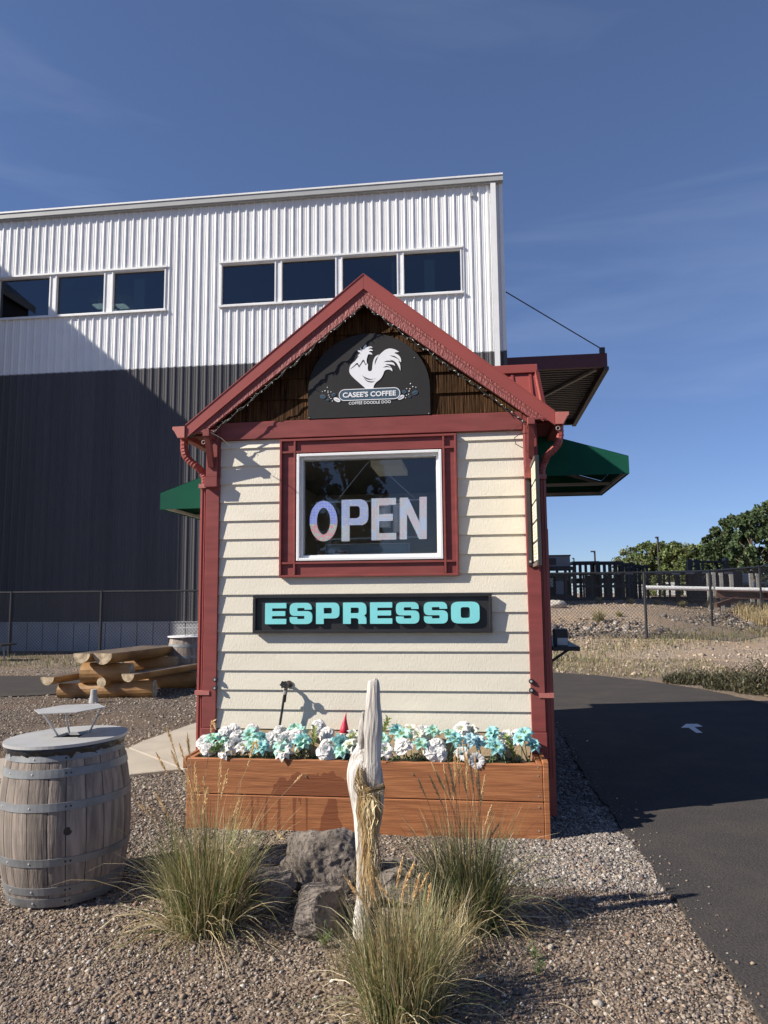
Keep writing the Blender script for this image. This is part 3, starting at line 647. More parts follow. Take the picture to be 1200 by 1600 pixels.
# roof planes with standing seams
SL = 1.136/1.40
def rz(x, off=0): return 4.055-abs(x-RX)*SL+off
for s_ in (-1, 1):
    xe = RX+s_*1.405
    rb = MB(); rb.add([(RX, 5.40, 4.05), (xe, 5.40, rz(xe)-.005), (xe, 9.45, rz(xe)-.005), (RX, 9.45, 4.05), (RX, 5.40, 4.01), (xe, 5.40, rz(xe)-.045), (xe, 9.45, rz(xe)-.045), (RX, 9.45, 4.01)],
           [(0,1,2,3),(4,7,6,5),(0,4,5,1),(1,5,6,2),(2,6,7,3)])
    rp_ = part('roof_panel', rb, m_redmetal, kio)
    y = 5.62
    while y < 9.4:
        part('standing_seam', MB().beam((RX+s_*.03, y, rz(RX+.03)+.010), (xe, y, rz(xe)+.010), .014, .030), m_redmetal, rp_); y += .405
    # rake: bent metal fascia, and the embossed board behind and below it
    zc, ze = 4.063, 2.930
    def rk(x, dz): return (x, zc-(abs(x-RX)/1.40)*(zc-ze)+dz)
    xs_ = RX+s_*.0008
    part('rake_trim', MB().prism([rk(xs_, 0), rk(xe+s_*.003, 0), rk(xe+s_*.003, -.104), rk(xs_, -.118)], 5.379, 5.390), m_redmetal, kio)
    part('rake_trim_cap', MB().prism([rk(xs_, .004), rk(xe+s_*.003, .004), rk(xe+s_*.003, -.004), rk(xs_, -.004)], 5.374, 5.50), m_redmetal, kio)
    part('rake_lip', MB().prism([rk(xs_, -.106), rk(xe+s_*.002, -.094), rk(xe+s_*.002, -.106), rk(xs_, -.119)], 5.376, 5.3788), m_redmetal, kio)
    xi = RX+s_*1.20
    part('rake_board', MB().prism([rk(xs_, -.112), rk(RX+s_*1.36, -.104), rk(RX+s_*1.245, -.175), rk(xs_, -.238)], 5.3912, 5.425), m_redtex, kio)
    part('rake_molding', MB().prism([rk(xs_, -.140), rk(RX+s_*1.33, -.128), rk(RX+s_*1.325, -.139), rk(xs_, -.152)], 5.3885, 5.3909), m_red, kio)
    part('soffit', MB().add([(RX, 5.425, 3.86), (xe, 5.425, rz(xe)-.07), (xe, 5.50, rz(xe)-.07), (RX, 5.50, 3.86)], [(3,2,1,0)]), m_darkin, kio)
    part('eave_soffit', MB().box(*sorted((RX+s_*1.21, RX+s_*1.40)), 5.51, 9.4, 2.86, 2.872), m_red, kio)
    # gutter: K-profile channel running along the eave
    gx_ = xe+s_*.004
    def gp(u, v): return (gx_+s_*u, ze-.105+v)
    pr = [(0,.09),(0,0),(.055,0),(.065,.02),(.085,.055),(.098,.065),(.098,.088)]
    gb = MB(); ny_ = 2
    vs = [(gp(u, v)[0], y, gp(u, v)[1]) for y in (5.372, 9.45) for u, v in pr]; k_ = len(pr)
    gb.add(vs, [(i, i+1, i+1+k_, i+k_) for i in range(k_-1)])
    vs = [(gp(u-.003, v+.003)[0], y, gp(u, v+.003)[1]) for y in (5.372, 9.45) for u, v in pr]
    gb.add(vs, [(i+k_, i+1+k_, i+1, i) for i in range(k_-1)])
    gt = part('gutter', gb, m_redmetal, kio)
    ec = [gp(u, v) for u, v in pr]
    part('gutter_end_cap', MB().prism(ec, 5.366, 5.371), mat('faded_red_cap', (.46,.15,.12), .5), gt)
    # downspout: elbows from the outlet back to the wall corner, then straight down
    xo = xe+s_*.045; xwv = (XL-.028) if s_ < 0 else (XR+.030); yo = 5.47; yw = 5.525
    pts = [(xo, yo, 2.84), (xo, yo, 2.76), (xo-s_*.012, yo, 2.70), (xo-s_*.05, yo+.01, 2.655), (xo-s_*.10, yo+.02, 2.615), (xwv+s_*.025, yw, 2.575), (xwv+s_*.004, yw, 2.53), (xwv, yw, 2.47)]
    fine = []
    for a, b in zip(pts, pts[1:]):
        for k in range(5): fine.append(Vector(a).lerp(Vector(b), k/5))
    fine.append(Vector(pts[-1]))
    part('downspout_elbow', MB().tube(fine, [.034*(1+(.10 if k % 2 else 0)) for k in range(len(fine))], 8, sq=.8), m_redmetal, kio)
    dsp = MB().box(xwv-.027, xwv+.027, yw-.030, yw+.030, .04, 2.475)
    dsp.box(xwv-.016, xwv-.006, yw-.036, yw-.030, .30, 2.475).box(xwv+.006, xwv+.016, yw-.036, yw-.030, .30, 2.475)
    ds = part('downspout', dsp, m_redmetal, kio, bevel=.003)
    for z in (.86, 2.44):
        a = -.075 if s_ > 0 else -.03; b = .03 if s_ > 0 else .085
        sp_ = part('downspout_strap', MB().box(xwv+a, xwv+b, yw-.066, yw-.036 , z, z+.032), mat('pale_red_strap', (.42,.14,.12), .5), kio)
    # timber knee bracket in front of the corner board, and small block
    xc = (-2.03 if s_ < 0 else .412); wdt = .052
    part('bracket_post', MB().box(xc-.045, xc+.045, FY-.066, FY-.035, 2.52, 2.86), m_red, kio, bevel=.003)
    part('bracket_arm', MB().box(xc-wdt/2, xc+wdt/2, 5.40-.10, FY-.0665, 2.815, 2.868), m_red, kio, bevel=.003)
    part('bracket_brace', MB().beam((xc, 5.335, 2.832), (xc, FY-.062, 2.60), wdt*.8, .045), m_red, kio)
    part('bracket_foot', MB().box(xc-.052, xc+.052, FY-.085, FY-.035, 2.44, 2.518), m_red, kio, bevel=.003)
    part('bracket_soffit', MB().box(xc-.20 if s_ < 0 else xc-.03, xc+.03 if s_ < 0 else xc+.20, 5.388, FY-.037, 2.870, 2.882), m_red, kio)
part('ridge_cap', MB().prism([(RX-.09, 4.0), (RX-.09, 4.008), (RX, 4.082), (RX+.09, 4.008), (RX+.09, 4.0), (RX, 4.068)], 5.51, 9.47), m_redmetal, kio)
# dormer over the serving window on the right slope
dm = MB(); dz0, dz1 = 3.0, 3.645; ya, yb2 = 6.42, 6.60
dx0, dx1t, dx1b = -.1, .572, .655
dm.add([(dx0, ya, dz0), (dx1b, ya, dz0), (dx1t, yb2, dz1), (dx0, yb2, dz1), (dx0, 8.4, dz1), (dx1t, 8.4, dz1), (dx1b, 8.4, dz0)],
       [(0,1,2,3), (3,2,5,4), (1,6,5,2)])
part('dormer_roof', dm, m_redmetal, kio)
for x in (.05, .21, .37, .53):
    part('dormer_seam', MB().beam((x*.999+.0, ya-.012, dz0), (x-.02, yb2-.012, dz1-.06), .022, .03), m_redmetal, kio)
part('dormer_cap', MB().box(dx0, dx1t+.006, yb2-.045, yb2+.01, dz1-.07, dz1+.008), m_redmetal, kio, bevel=.004)
part('dormer_edge', MB().beam((dx1b-.012, ya-.012, dz0), (dx1t-.010, yb2-.012, dz1), .035, .03), m_redmetal, kio)
# serving-window bump-out and counter on the right, left service side too
bo = MB().box(.456, .60, 6.30, 6.36, 0.0, 2.14).box(.456, .60, 7.72, 7.78, .0, 2.14).box(.456, .60, 6.36, 7.72, 2.08, 2.14).box(.456, .60, 6.36, 7.72, 1.05, 1.13)
part('serving_window_surround', bo, m_red, kio, bevel=.004)
part('serving_counter', MB().box(.60, .82, 6.25, 7.7, 1.13, 1.165), m_black, kio, bevel=.004)
part('counter_bracket', MB().beam((.60, 6.42, 1.03), (.74, 6.42, 1.125), .02, .02), m_black, kio)
# awnings
def awning(s_, x_in, x_out, y0, y1, z_in, z_out, z_bot, z_bot_in, label):
    an = part('awning', MB().add([(x_in,y0,z_in),(x_out,y0,z_out),(x_out,y1,z_out),(x_in,y1,z_in)], [(0,1,2,3)]), m_green, kio, label=label)
    w_ = .012
    part('end_panel', MB().prism([(x_in,z_in-.003),(x_out,z_out-.003),(x_out,z_bot),(x_in,z_bot_in)], y0, y0+.004), m_green, an)
    part('end_panel', MB().prism([(x_in,z_in-.003),(x_out,z_out-.003),(x_out,z_bot),(x_in,z_bot_in)], y1-.004, y1), m_green, an)
    part('valance', MB().box(*sorted((x_out, x_out-s_*.004)), y0+.005, y1-.005, z_bot, z_out-.004), m_green, an)
    fr = MB()
    for y in (y0+.03, (y0+y1)/2, y1-.03):
        fr.beam((x_in, y, z_bot_in+.02), (x_out-s_*.02, y, z_bot+.02), .024, .024)
        fr.beam((x_in, y, z_in-.03), (x_out-s_*.02, y, z_out-.03), .024, .024)
    for x in (x_out-s_*.02,): fr.beam((x, y0+.02, z_bot+.02), (x, y1-.02, z_bot+.02), .024, .024)
    part('awning_frame', fr, m_galv, an, kind='stuff')
a = at(250, 796, 5.95); b = at(250, 770, 5.95); c_ = at(321, 742.7, 5.95)
slope = (c_.z-b.z)/(c_.x-b.x)
awning(-1, XL-.004, a.x, 5.95, 7.4, b.z+slope*(XL-b.x), b.z, a.z, a.z+.005, 'green canvas awning on the left wall')
a = at(983.5, 740, 5.98); b = at(983, 712, 5.98); c_ = at(880, 686, 5.98); slope = (c_.z-b.z)/(c_.x-b.x)
awning(1, XR+.016, a.x, 5.98, 7.3, b.z+slope*(XR-b.x), b.z, a.z, a.z+.0, 'green canvas awning on the right wall')
# bolts
for x in (-1.981, .366):
    for z in (.975, .912):
        bb = MB(); bb.tube([(x, FY-.048, z), (x, FY-.032, z)], [.016, .019], 12)
        bo_ = part('bolt_head', bb, m_blackmetal, kio, smooth=False)
        part('bolt_cap', MB().tube([(x, FY-.056, z), (x, FY-.0485, z)], [.007, .009], 8), m_alu, bo_)
# interior fittings (seen dimly behind the glass)
for px0, py0, px1, py1 in ((597,717,640,742),(633,768,660,778)):
    a = at(px0, py0, 7.6); b = at(px1, py0, 7.6)
    part('fluorescent_fixture', MB().box(a.x, b.x, 6.75, 7.35, 2.80, 2.855), mat('light_diffuser', (.7,.66,.52), .5, .02, emit=.05), kio)  # fixture is off; faint emission stands in for room light on the diffuser
    break
part('back_counter', MB().box(-2.0, .4, 8.4, 9.1, .12, 1.05), m_greybox, kio)

# ------------------------------------------------------------------ arched logo sign
lg = thing('logo_sign', 'black arched sign with white rooster logo and coffee stand name in the gable', 'sign', (-.8, FY-.04, 2.95))
BY = FY-.040
def lx(u): return -1.272+(u-70)*.947/1035
def lz(u, v): return 2.957+((860-.0386*(u-70))-v)/1091
cx_, hw_ = -.7985, .4735
arch = [(-1.272, 2.957), (-.325, 2.957), (-.325, 3.165)] + [(cx_+hw_*math.cos(a_*math.pi/24), 3.165+.45*math.sin(a_*math.pi/24)) for a_ in range(1, 24)] + [(-1.272, 3.165)]
part('backing_board', MB().prism(arch, BY, FY-.021), m_signblack, lg)
def decal(name, loops, mt, d0=.0005, d1=.0035, hole=None):
    me = flat_shape(name, loops, lambda u, v, w_: Vector((lx(u), BY-d0-(d1-d0)*w_, lz(u, v))), 1, mt); return link(name, me, lg)
def bez(pts, n=6):                     # smooth closed outline through points (Catmull-Rom); a point given as (u, v, 0) stays sharp
    out = []; N = len(pts)
    for i in range(N):
        p0, p1, p2, p3 = (Vector(pts[(i+k) % N][:2]) for k in (-1, 0, 1, 2))
        if len(pts[i]) > 2: p0 = p1
        if len(pts[(i+1) % N]) > 2: p3 = p2
        for k in range(n):
            t_ = k/n; out.append(tuple(.5*((2*p1)+(-p0+p2)*t_+(2*p0-5*p1+4*p2-p3)*t_*t_+(-p0+3*p1-3*p2+p3)*t_**3)))
    return out
body = bez([(568,603,0),(520,560),(465,510),(432,470),(427,435),(436,402),(452,382),(478,360),(500,330,0),(512,318),(498,322),(508,305,0),
            (520,290),(505,282),(492,262,0),(510,268),(524,272),(517,255),(520,246,0),(540,262),(552,240),(565,222,0),(575,225),(572,246),(586,240,0),(610,236),(628,248,0),(600,254),(590,262),(615,262),(632,275,0),(605,276),(596,284),(615,292),(626,308,0),(596,304),
            (586,312),(576,345),(576,375),(586,395),(584,425),(590,448),(606,452),(620,440),(624,405),(632,360),(650,325),(680,308,0),(672,325),
            (700,296),(735,268),(775,257),(820,268),(852,288,0),(830,290),(812,296),(848,318),(866,350),(864,375),(845,362),(858,400),(861,450,0),(848,420),(826,382),(800,362),(770,355),
            (800,375),(818,408,0),(790,396),(755,392),(735,395),(765,405),(786,425),(794,454,0),(770,440),(745,440),(725,452),(712,485),(690,520),(655,548),(636,575),(630,604,0)])
decal('rooster_emblem', [body], m_print)
decal('wattle_line', [bez([(433,432,0),(460,415),(492,392),(508,418,0),(545,362,0),(565,398,0),(582,378,0),(564,388),(546,350),(512,402),(495,378),(465,405)], 3)], m_signblack, .004, .0048)
for q in ([(533,487,0),(565,515),(600,525),(656,514,0),(620,520),(580,512)], [(548,505,0),(580,533),(610,540),(642,540,0),(610,548),(575,538)], [(770,318,0),(815,325),(862,365,0),(820,338)], [(722,372,0),(755,362),(795,368,0),(830,398,0),(790,376),(750,372)], [(715,420,0),(745,408),(790,425,0),(750,416)], [(642,395,0),(650,355),(672,322,0),(656,360)]):
    decal('feather_line', [bez(q, 4)], m_signblack, .004, .0048)
def pill(u0, u1, v0, v1, sk=-.035):
    r_ = (v1-v0)/2; cc = (v0+v1)/2; o = []
    for k in range(13): a_ = -math.pi/2+math.pi*k/12; o.append((u1-r_+r_*math.cos(a_), cc+r_*math.sin(a_)))
    for k in range(13): a_ = math.pi/2+math.pi*k/12; o.append((u0+r_+r_*math.cos(a_), cc+r_*math.sin(a_)))
    return [(u, v+sk*(u-(u0+u1)/2)) for u, v in o]
decal('name_plate_border', [pill(336, 857, 600, 700), pill(342, 851, 606, 694)], m_print, .0036, .006)
decal('name_plate', [pill(342, 851, 606, 694)], m_navy, .0036, .005)
link('name_lettering', text_mesh('name_lettering', "CASEE'S COFFEE", lx(370), lx(822), lz(596, 672), lz(596, 626), BY-.0052, BY-.0075, m_print, bold=.028), lg)
link('tagline_lettering', text_mesh('tagline_lettering', "COFFEE DOODLE DOO", lx(421), lx(777), lz(596, 733), lz(596, 708), BY-.0005, BY-.003, m_print, bold=.012), lg)
def bean(name, u, v, a, b_, rot, mt):
    o = [(u+a*math.cos(t_)*math.cos(rot)-b_*math.sin(t_)*math.sin(rot), v+a*math.cos(t_)*math.sin(rot)+b_*math.sin(t_)*math.cos(rot)) for t_ in [k*math.pi/8 for k in range(16)]]
    decal(name, [o], mt)
    l_ = [(u+a*.8*c_*math.cos(rot)-s__*math.sin(rot), v+a*.8*c_*math.sin(rot)+s__*math.cos(rot)) for c_, s__ in ((-1,0),(-.4,3),(.4,-2),(1,0),(.4,1),(-.4,6))]
    decal('bean_crease', [l_], m_signblack, .004, .0048)
for u, v, a, b_, r_, mt in ((320,696,31,17,.45,m_print),(862,677,31,17,-.45,m_print),(199,668,26,18,.2,m_navy),(290,652,20,15,-.5,m_navy),(242,697,13,10,0,m_navy),(979,638,26,18,-.3,m_navy),(889,630,20,15,.4,m_navy),(935,671,13,10,0,m_navy)):
    bean('coffee_bean', u, v, a, b_, r_, mt)
dots = MB()
for u, v, r_ in ((237,588,4),(217,618,5),(243,622,4),(268,628,4),(194,625,3),(243,634,4),(249,655,4),(255,673,4),(268,686,4),(280,706,4),(943,561,5),(962,587,5),(988,592,4),(911,603,4),(938,605,5),(931,624,5),(926,651,4),(909,660,4),(900,682,4)):
    dots.tube([(lx(u), BY-.0005, lz(u, v)), (lx(u), BY-.003, lz(u, v))], r_/1091, 8)
part('sugar_dots', dots, m_print, lg, kind='stuff')
for u, v in ((978,338),(1092,815),(80,850)): part('screw', MB().tube([(lx(u), BY, lz(u, v)), (lx(u), BY-.004, lz(u, v))], .004, 8), m_alu, lg)

# ------------------------------------------------------------------ ESPRESSO sign
es = thing('espresso_sign', 'long black framed sign with aqua letters below the kiosk window', 'sign', (-.8, FY-.03, 1.3))
ex0, ex1, ez0, ez1 = -1.690, .101, 1.320, 1.605
yE = FY-.040
part('backing_board', MB().box(ex0+.022, ex1-.022, yE, FY-.02, ez0+.022, ez1-.022), m_black, es)
for a in ((ex0, ex1, ez0, ez0+.022), (ex0, ex1, ez1-.022, ez1), (ex0, ex0+.022, ez0+.0225, ez1-.0225), (ex1-.022, ex1, ez0+.0225, ez1-.0225)):
    part('frame_rail', MB().box(a[0], a[1], yE-.020, FY-.02, a[2], a[3]), m_black, es, bevel=.002)
def box_l(*p): return [round_poly(q) for q in p]
Lt = {
 'E': box_l([(0,0,.04),(1,0,.03),(1,.25,.03),(.33,.25,.02),(.33,.385,.02),(.95,.385,.03),(.95,.615,.03),(.33,.615,.02),(.33,.75,.02),(1,.75,.03),(1,1,.03),(0,1,.04)]),
 'S': box_l([(0,0,.22),(1,0,.26),(1,.61,.24),(.34,.61,.05),(.34,.76,.05),(.66,.76,.03),(.66,.68,.02),(.98,.68,.02),(.98,1,.26),(0,1,.26),(0,.385,.24),(.66,.385,.05),(.66,.24,.05),(.34,.24,.03),(.34,.33,.02),(0,.33,.02)]),
 'P': box_l([(0,0,.02),(.33,0,.02),(.33,.26,.02),(1,.26,.24),(1,1,.26),(0,1,.04)], [(.33,.49,.03),(.33,.76,.03),(.68,.76,.08),(.68,.49,.08)]),
 'R': box_l([(0,0,.02),(.33,0,.02),(.33,.27,.02),(.60,.27,.06),(.66,.20,.05),(.66,0,.02),(1,0,.02),(1,.30,.10),(.90,.385,.03),(1,.46,.08),(1,1,.26),(0,1,.04)], [(.33,.50,.03),(.33,.76,.03),(.68,.76,.08),(.68,.50,.08)]),
 'O': box_l([(0,0,.28),(1,0,.28),(1,1,.28),(0,1,.28)], [(.34,.25,.10),(.34,.75,.10),(.66,.75,.10),(.66,.25,.10)]),
}
for ch, (u0, u1) in zip('ESPRESSO', ((104,200),(216,318),(336,442),(459,565),(582,683),(700,806),(827,936),(951,1081))):
    xa = at(380+u0/2.927, 958, yE).x; xb3 = at(380+u1/2.927, 958, yE).x
    za, zb = 1.388, 1.545
    me = flat_shape('letter', Lt[ch], lambda u, v, w_: Vector((xa+(xb3-xa)*u, yE-.003-.020*w_, za+(zb-za)*v)), 1, m_aqua)
    link('letter', me, es)
for u in (137, 358, 575, 803, 1046):
    p = at(380+u/2.927, 900+103/2.927, yE); part('screw', MB().tube([(p.x, yE, 1.572), (p.x, yE-.003, 1.572)], .0035, 6), m_rust, es)

# ------------------------------------------------------------------ LED OPEN sign hanging behind the glass
op = thing('open_sign', 'OPEN sign of dotted white letters with red and blue lights hanging behind the window', 'sign', (-.8, FY+.09, 1.95))
OY = FY+.085
def ow(u, v):
    top = 168-.0395*(u-143); bot = 828-.0166*(u-143); f = (v-top)/(bot-top)
    p = at(430+u/4, 670+v/4, OY); return p.x, p.z
m_acr = mat('white_acrylic', (.85,.85,.87), .4, .02, emit=.20)
m_led = bpy.data.materials.new('led'); m_led.use_nodes = True
_n = m_led.node_tree.nodes; _a = _n.new('ShaderNodeVertexColor'); _a.layer_name = 'Col'
m_led.node_tree.links.new(_a.outputs[0], _n['Principled BSDF'].inputs['Base Color']); m_led.node_tree.links.new(_a.outputs[0], _n['Principled BSDF'].inputs['Emission Color']); _n['Principled BSDF'].inputs['Emission Strength'].default_value = .7
def ell(cu, cv, a, b_, n=28): return [(cu+a*math.cos(k*2*math.pi/n), cv+b_*math.sin(k*2*math.pi/n)) for k in range(n)]
opn = {
 'O': [ell(303,577,86,127), ell(303,577,42,84)],
 'P': [round_poly([(416,445),(416,704),(466,703),(466,602),(520,602,40),(582,600,50),(582,440,60),(520,441,20)]), round_poly([(466,484),(466,560),(520,560,20),(530,545,10),(530,495,12),(520,483,12)])],
 'E': [[(602,436),(602,697),(757,693),(757,650),(650,653),(650,578),(735,574),(735,532),(650,535),(650,480),(755,475),(755,432)]],
 'N': [[(780,431),(780,692),(824,691),(824,530),(900,690),(948,688),(948,425),(903,426),(903,585),(830,430)]],
}
def in_loops(lps, u, v):
    return sum(bool(inside(lp, np.array([u]), np.array([v]))[0]) for lp in lps) % 2 == 1
for ch, lps in opn.items():
    me = flat_shape('letter', lps, lambda u, v, w_: Vector((ow(u, v)[0], OY-.008*w_, ow(u, v)[1])), 1, m_acr)
    lo_ = link('letter', me, op); db = MB()
    us_ = np.arange(210, 960, 9.5); vs_ = np.arange(420, 710, 9.5)
    UU, VV = np.meshgrid(us_, vs_); Ls = np.zeros(UU.shape, bool)
    for lp in lps: Ls ^= inside(lp, UU, VV)
    for u, v in zip(UU[Ls], VV[Ls]):
        h_ = random.random()
        if ch == 'O': c_ = (.05,.12,.80) if v < 600 else random.choice([(.80,.12,.14),(.80,.16,.16),(.3,.6,.35)])
        elif ch == 'P': c_ = (.22,.34,.92) if v < 610 and h_ < .85 else random.choice([(.85,.45,.5),(.5,.75,.6),(.55,.6,.9)])
        else:
            c_ = random.choice([(.90,.45,.46),(.90,.55,.55),(.85,.5,.5),(.5,.75,.6)]) if (int(v/70)+int(u/90)) % 3 else (.55,.65,.95)
        x, z = ow(u, v); r_ = .0037 if ch == 'O' else .0027
        db.add([(x+r_*math.cos(k*math.pi/3), OY-.0095, z+r_*math.sin(k*math.pi/3)) for k in range(6)], [tuple(range(6))], c_)
    part('led_dots', db, m_led, lo_, kind='stuff')
for v in (455, 687): 
    x0_, z0_ = ow(250, v+6); x1_, z1_ = ow(930, v-14)
    part('sign_rail', MB().beam((x0_, OY+.012, z0_), (x1_, OY+.012, z1_), .012, .012), m_trim, op)
for (u0, v0), (u1, v1) in (((575,215),(385,450)),((640,225),(868,432))):
    a_ = ow(u0, v0); b_ = ow(u1, v1); part('hanging_cord', MB().tube([(a_[0], OY, a_[1]), (b_[0], OY, b_[1])], .0022, 5), m_white, op)
a_ = ow(575,215); b_ = ow(612,190); part('hanging_cord', MB().tube([(a_[0], OY, a_[1]), (b_[0], OY-.01, b_[1]), (ow(640,225)[0], OY, ow(640,225)[1])], .0018, 5), m_white, op)
# stacks of cups, seen between the letters
def cups(name, px0, px1, py0, py1, Y, label, n):
    a = at(px0, py1, Y); b = at(px1, py0, Y); mb = MB(); r_ = (b.x-a.x)/2; cxx = (a.x+b.x)/2; prof = []
    for k in range(n):
        z = a.z+(b.z-a.z)*k/n; h_ = (b.z-a.z)/n
        prof += [(r_*.90, z), (r_, z+h_*.7), (r_*.98, z+h_*.95)]
    mb.lathe([(.001, a.z)]+prof+[(.001, b.z)], 14, cxx, Y)
    single(name, mb, m_white, label, 'cup stack', 'cup stacks inside the window', smooth=False)
cups('cup_stack', 592, 611, 790, 825, 5.85, 'white paper cup stack inside, seen between the letters E and N, left one', 10)
cups('cup_stack', 614, 626, 786, 832, 5.85, 'white paper cup stack inside, seen between the letters E and N, right one', 16)
fr_ = MB(); a = at(510, 872, 5.62); b = at(638, 850, 5.62)
dc = thing('display_frame', 'grey framed notice panel leaning inside at the bottom of the kiosk window', 'notice', (a.x, 5.62, a.z))
part('panel', MB().box(a.x, b.x, 5.63, 5.64, a.z, b.z), mat('grey_panel', (.20,.24,.26), .3, .15, 3), dc)
part('panel_frame', frame(a.x-.01, b.x+.01, a.z, b.z+.01, .008, 5.618, 5.629), m_trim, dc)
c0 = at(521, 867, 5.61); c1 = at(544, 860, 5.61)
part('card', MB().box(c0.x, c1.x, 5.606, 5.609, c0.z, c1.z), mat('pinkish_card', (.5,.38,.36), .6), dc)
tx = MB(); q = c0.x+.01
while q < c1.x-.015: l_ = random.uniform(.006, .012); tx.box(q, q+l_, 5.604, 5.6055, c0.z+.012, c0.z+random.uniform(.020, .028)); q += l_+.004
part('card_print', tx, m_rust, dc, kind='stuff')

# ------------------------------------------------------------------ menu board hinged on the right corner
mb_ = thing('menu_board', 'narrow black menu board with five cream cards jutting from the right corner', 'menu board', (.41, 5.3, 1.8))
pl_ = MB().box(.372, .398, FY-.052, FY-.036, 1.80, 2.50)
part('mounting_plate', pl_, m_blackmetal, mb_)
for z in (2.478, 1.83): part('bolt_head', MB().tube([(.384, FY-.062, z), (.384, FY-.053, z)], .009, 8), m_alu, mb_)
ymn, ymx = 5.06, 5.44
part('board', MB().box(.412, .424, ymn, ymx, 1.815, 2.515), m_blackmetal, mb_)
for y in (ymn-.012, ymx): part('frame_upright', MB().box(.410, .434, y, y+.010, 1.79, 2.54), m_blackmetal, mb_)
for z in (1.79, 2.515): part('frame_rail', MB().box(.402, .436, ymn+.0005, ymx-.0005, z, z+.024), mat('brown_rail', (.13,.09,.08), .6), mb_)
part('hanger', MB().box(.404, .430, ymx+.013, FY-.053, 2.40, 2.43).box(.404, .430, ymx+.013, FY-.053, 1.86, 1.89), m_blackmetal, mb_)
m_card = mat('cream_card', (.70,.66,.50), .6, .03)
m_ink = mat('card_ink', (.38,.26,.19), .7)
m_ink2 = mat('grey_card_ink', (.22,.24,.28), .7)
for k, (ink, ln) in enumerate(((m_ink,7),(m_ink,7),(m_ink2,7),(m_ink,7),(mat('green_card_ink', (.22,.28,.10), .7),7))):
    z1 = 2.505-k*.139; z0 = z1-.120
    cd = part('menu_card', MB().box(.4085, .4115, ymn+.02, ymx-.02, z0, z1), m_card, mb_)
    tx = MB()
    for q in range(4):
        zz = z1-.022-q*.024; yy = ymx-.06-random.uniform(0, .05)
        while yy > ymn+random.uniform(.06, .14):
            l_ = random.uniform(.015, .05); tx.box(.4075, .4084, yy-l_, yy, zz-.007, zz); yy -= l_+.007
    part('card_print', tx, ink, cd, kind='stuff')
# ================================================================== planter box
pl = thing('planter_box', 'stained cedar plank planter box along the foot of the kiosk front', 'planter', (-.8, 5.3, 0))
PX0, PX1, PY0, PY1 = -2.055, .400, 5.12, 5.455
def wet_wood():
    m = m_wood.copy(); m.name = 'stained_cedar_wet'; t = m.node_tree; N = t.nodes; Lk = t.links.new
    b = N['Principled BSDF']; src = b.inputs['Base Color'].links[0].from_socket
    tcn = N.new('ShaderNodeTexCoord'); sx = N.new('ShaderNodeSeparateXYZ'); Lk(tcn.outputs['Object'], sx.inputs[0])
    def val(op, a, b2=None, c=None):
        n = N.new('ShaderNodeMath'); n.operation = op
        for i, q in enumerate((a, b2, c)):
            if q is None: continue
            if isinstance(q, (int, float)): n.inputs[i].default_value = q
            else: Lk(q, n.inputs[i])
        return n.outputs[0]
    mp_ = N.new('ShaderNodeMapping'); mp_.inputs['Scale'].default_value = (22, 0.01, .9); Lk(tcn.outputs['Object'], mp_.inputs[0])
    n1 = N.new('ShaderNodeTexNoise'); n1.inputs['Scale'].default_value = 1.0; n1.inputs['Detail'].default_value = 2; Lk(mp_.outputs[0], n1.inputs['Vector'])
    n2 = N.new('ShaderNodeTexNoise'); n2.inputs['Scale'].default_value = 9; n2.inputs['Detail'].default_value = 6; Lk(tcn.outputs['Object'], n2.inputs['Vector'])
    X_, Z_ = sx.outputs[0], sx.outputs[2]
    # streaks on the lower plank, x -1.72..-1.17
    band = val('MULTIPLY', val('GREATER_THAN', X_, -1.63), val('LESS_THAN', X_, -1.16)); low = val('LESS_THAN', Z_, .222)
    st = val('MULTIPLY', val('MULTIPLY', band, low), val('GREATER_THAN', val('ADD', n1.outputs[0], val('MULTIPLY', val('SUBTRACT', n2.outputs[0], .5), .12)), .545))
    # splash arc on the upper plank
    dx = val('SUBTRACT', X_, -1.13); arc = val('SUBTRACT', val('MULTIPLY', val('MULTIPLY', dx, dx), -1.3), val('SUBTRACT', Z_, .425))
    arc = val('ADD', arc, val('MULTIPLY', val('SUBTRACT', n2.outputs[0], .5), .22))
    up = val('MULTIPLY', val('GREATER_THAN', Z_, .238), val('GREATER_THAN', arc, .035))
    up = val('MULTIPLY', up, val('MULTIPLY', val('GREATER_THAN', X_, -1.60), val('LESS_THAN', val('ADD', X_, val('MULTIPLY', n2.outputs[0], .12)), -.80)))
    # puddle run at x -.95
    d2 = val('ABSOLUTE', val('ADD', X_, 1.02)); run = val('LESS_THAN', val('ADD', d2, val('MULTIPLY', val('SUBTRACT', n2.outputs[0], .5), .09)), val('MULTIPLY_ADD', Z_, -.25, .085))
    run = val('MULTIPLY', run, low)
    wet = val('MULTIPLY', val('MINIMUM', val('ADD', val('ADD', st, up), run), 1.0), .68)
    mx_ = N.new('ShaderNodeMix'); mx_.data_type = 'RGBA'; mx_.inputs[7].default_value = (.145, .035, .012, 1)
    Lk(wet, mx_.inputs[0]); Lk(src, mx_.inputs[6]); Lk(mx_.outputs[2], b.inputs['Base Color']); return m
m_wet = wet_wood()
part('plank', MB().box(PX0, PX1, PY0, PY0+.038, .234, .472), m_wet, pl, bevel=.005)
part('plank', MB().box(PX0, PX1+.003, PY0+.001, PY0+.038, -.02, .229), m_wet, pl, bevel=.005)
for z0, z1 in ((.234, .472), (-.02, .229)):
    part('side_plank', MB().box(PX0+.001, PX0+.038, PY0+.0385, PY1, z0, z1), m_wood, pl, bevel=.005)
    part('side_plank', MB().box(PX1-.038, PX1-.001, PY0+.0385, PY1, z0, z1), m_wood, pl, bevel=.005)
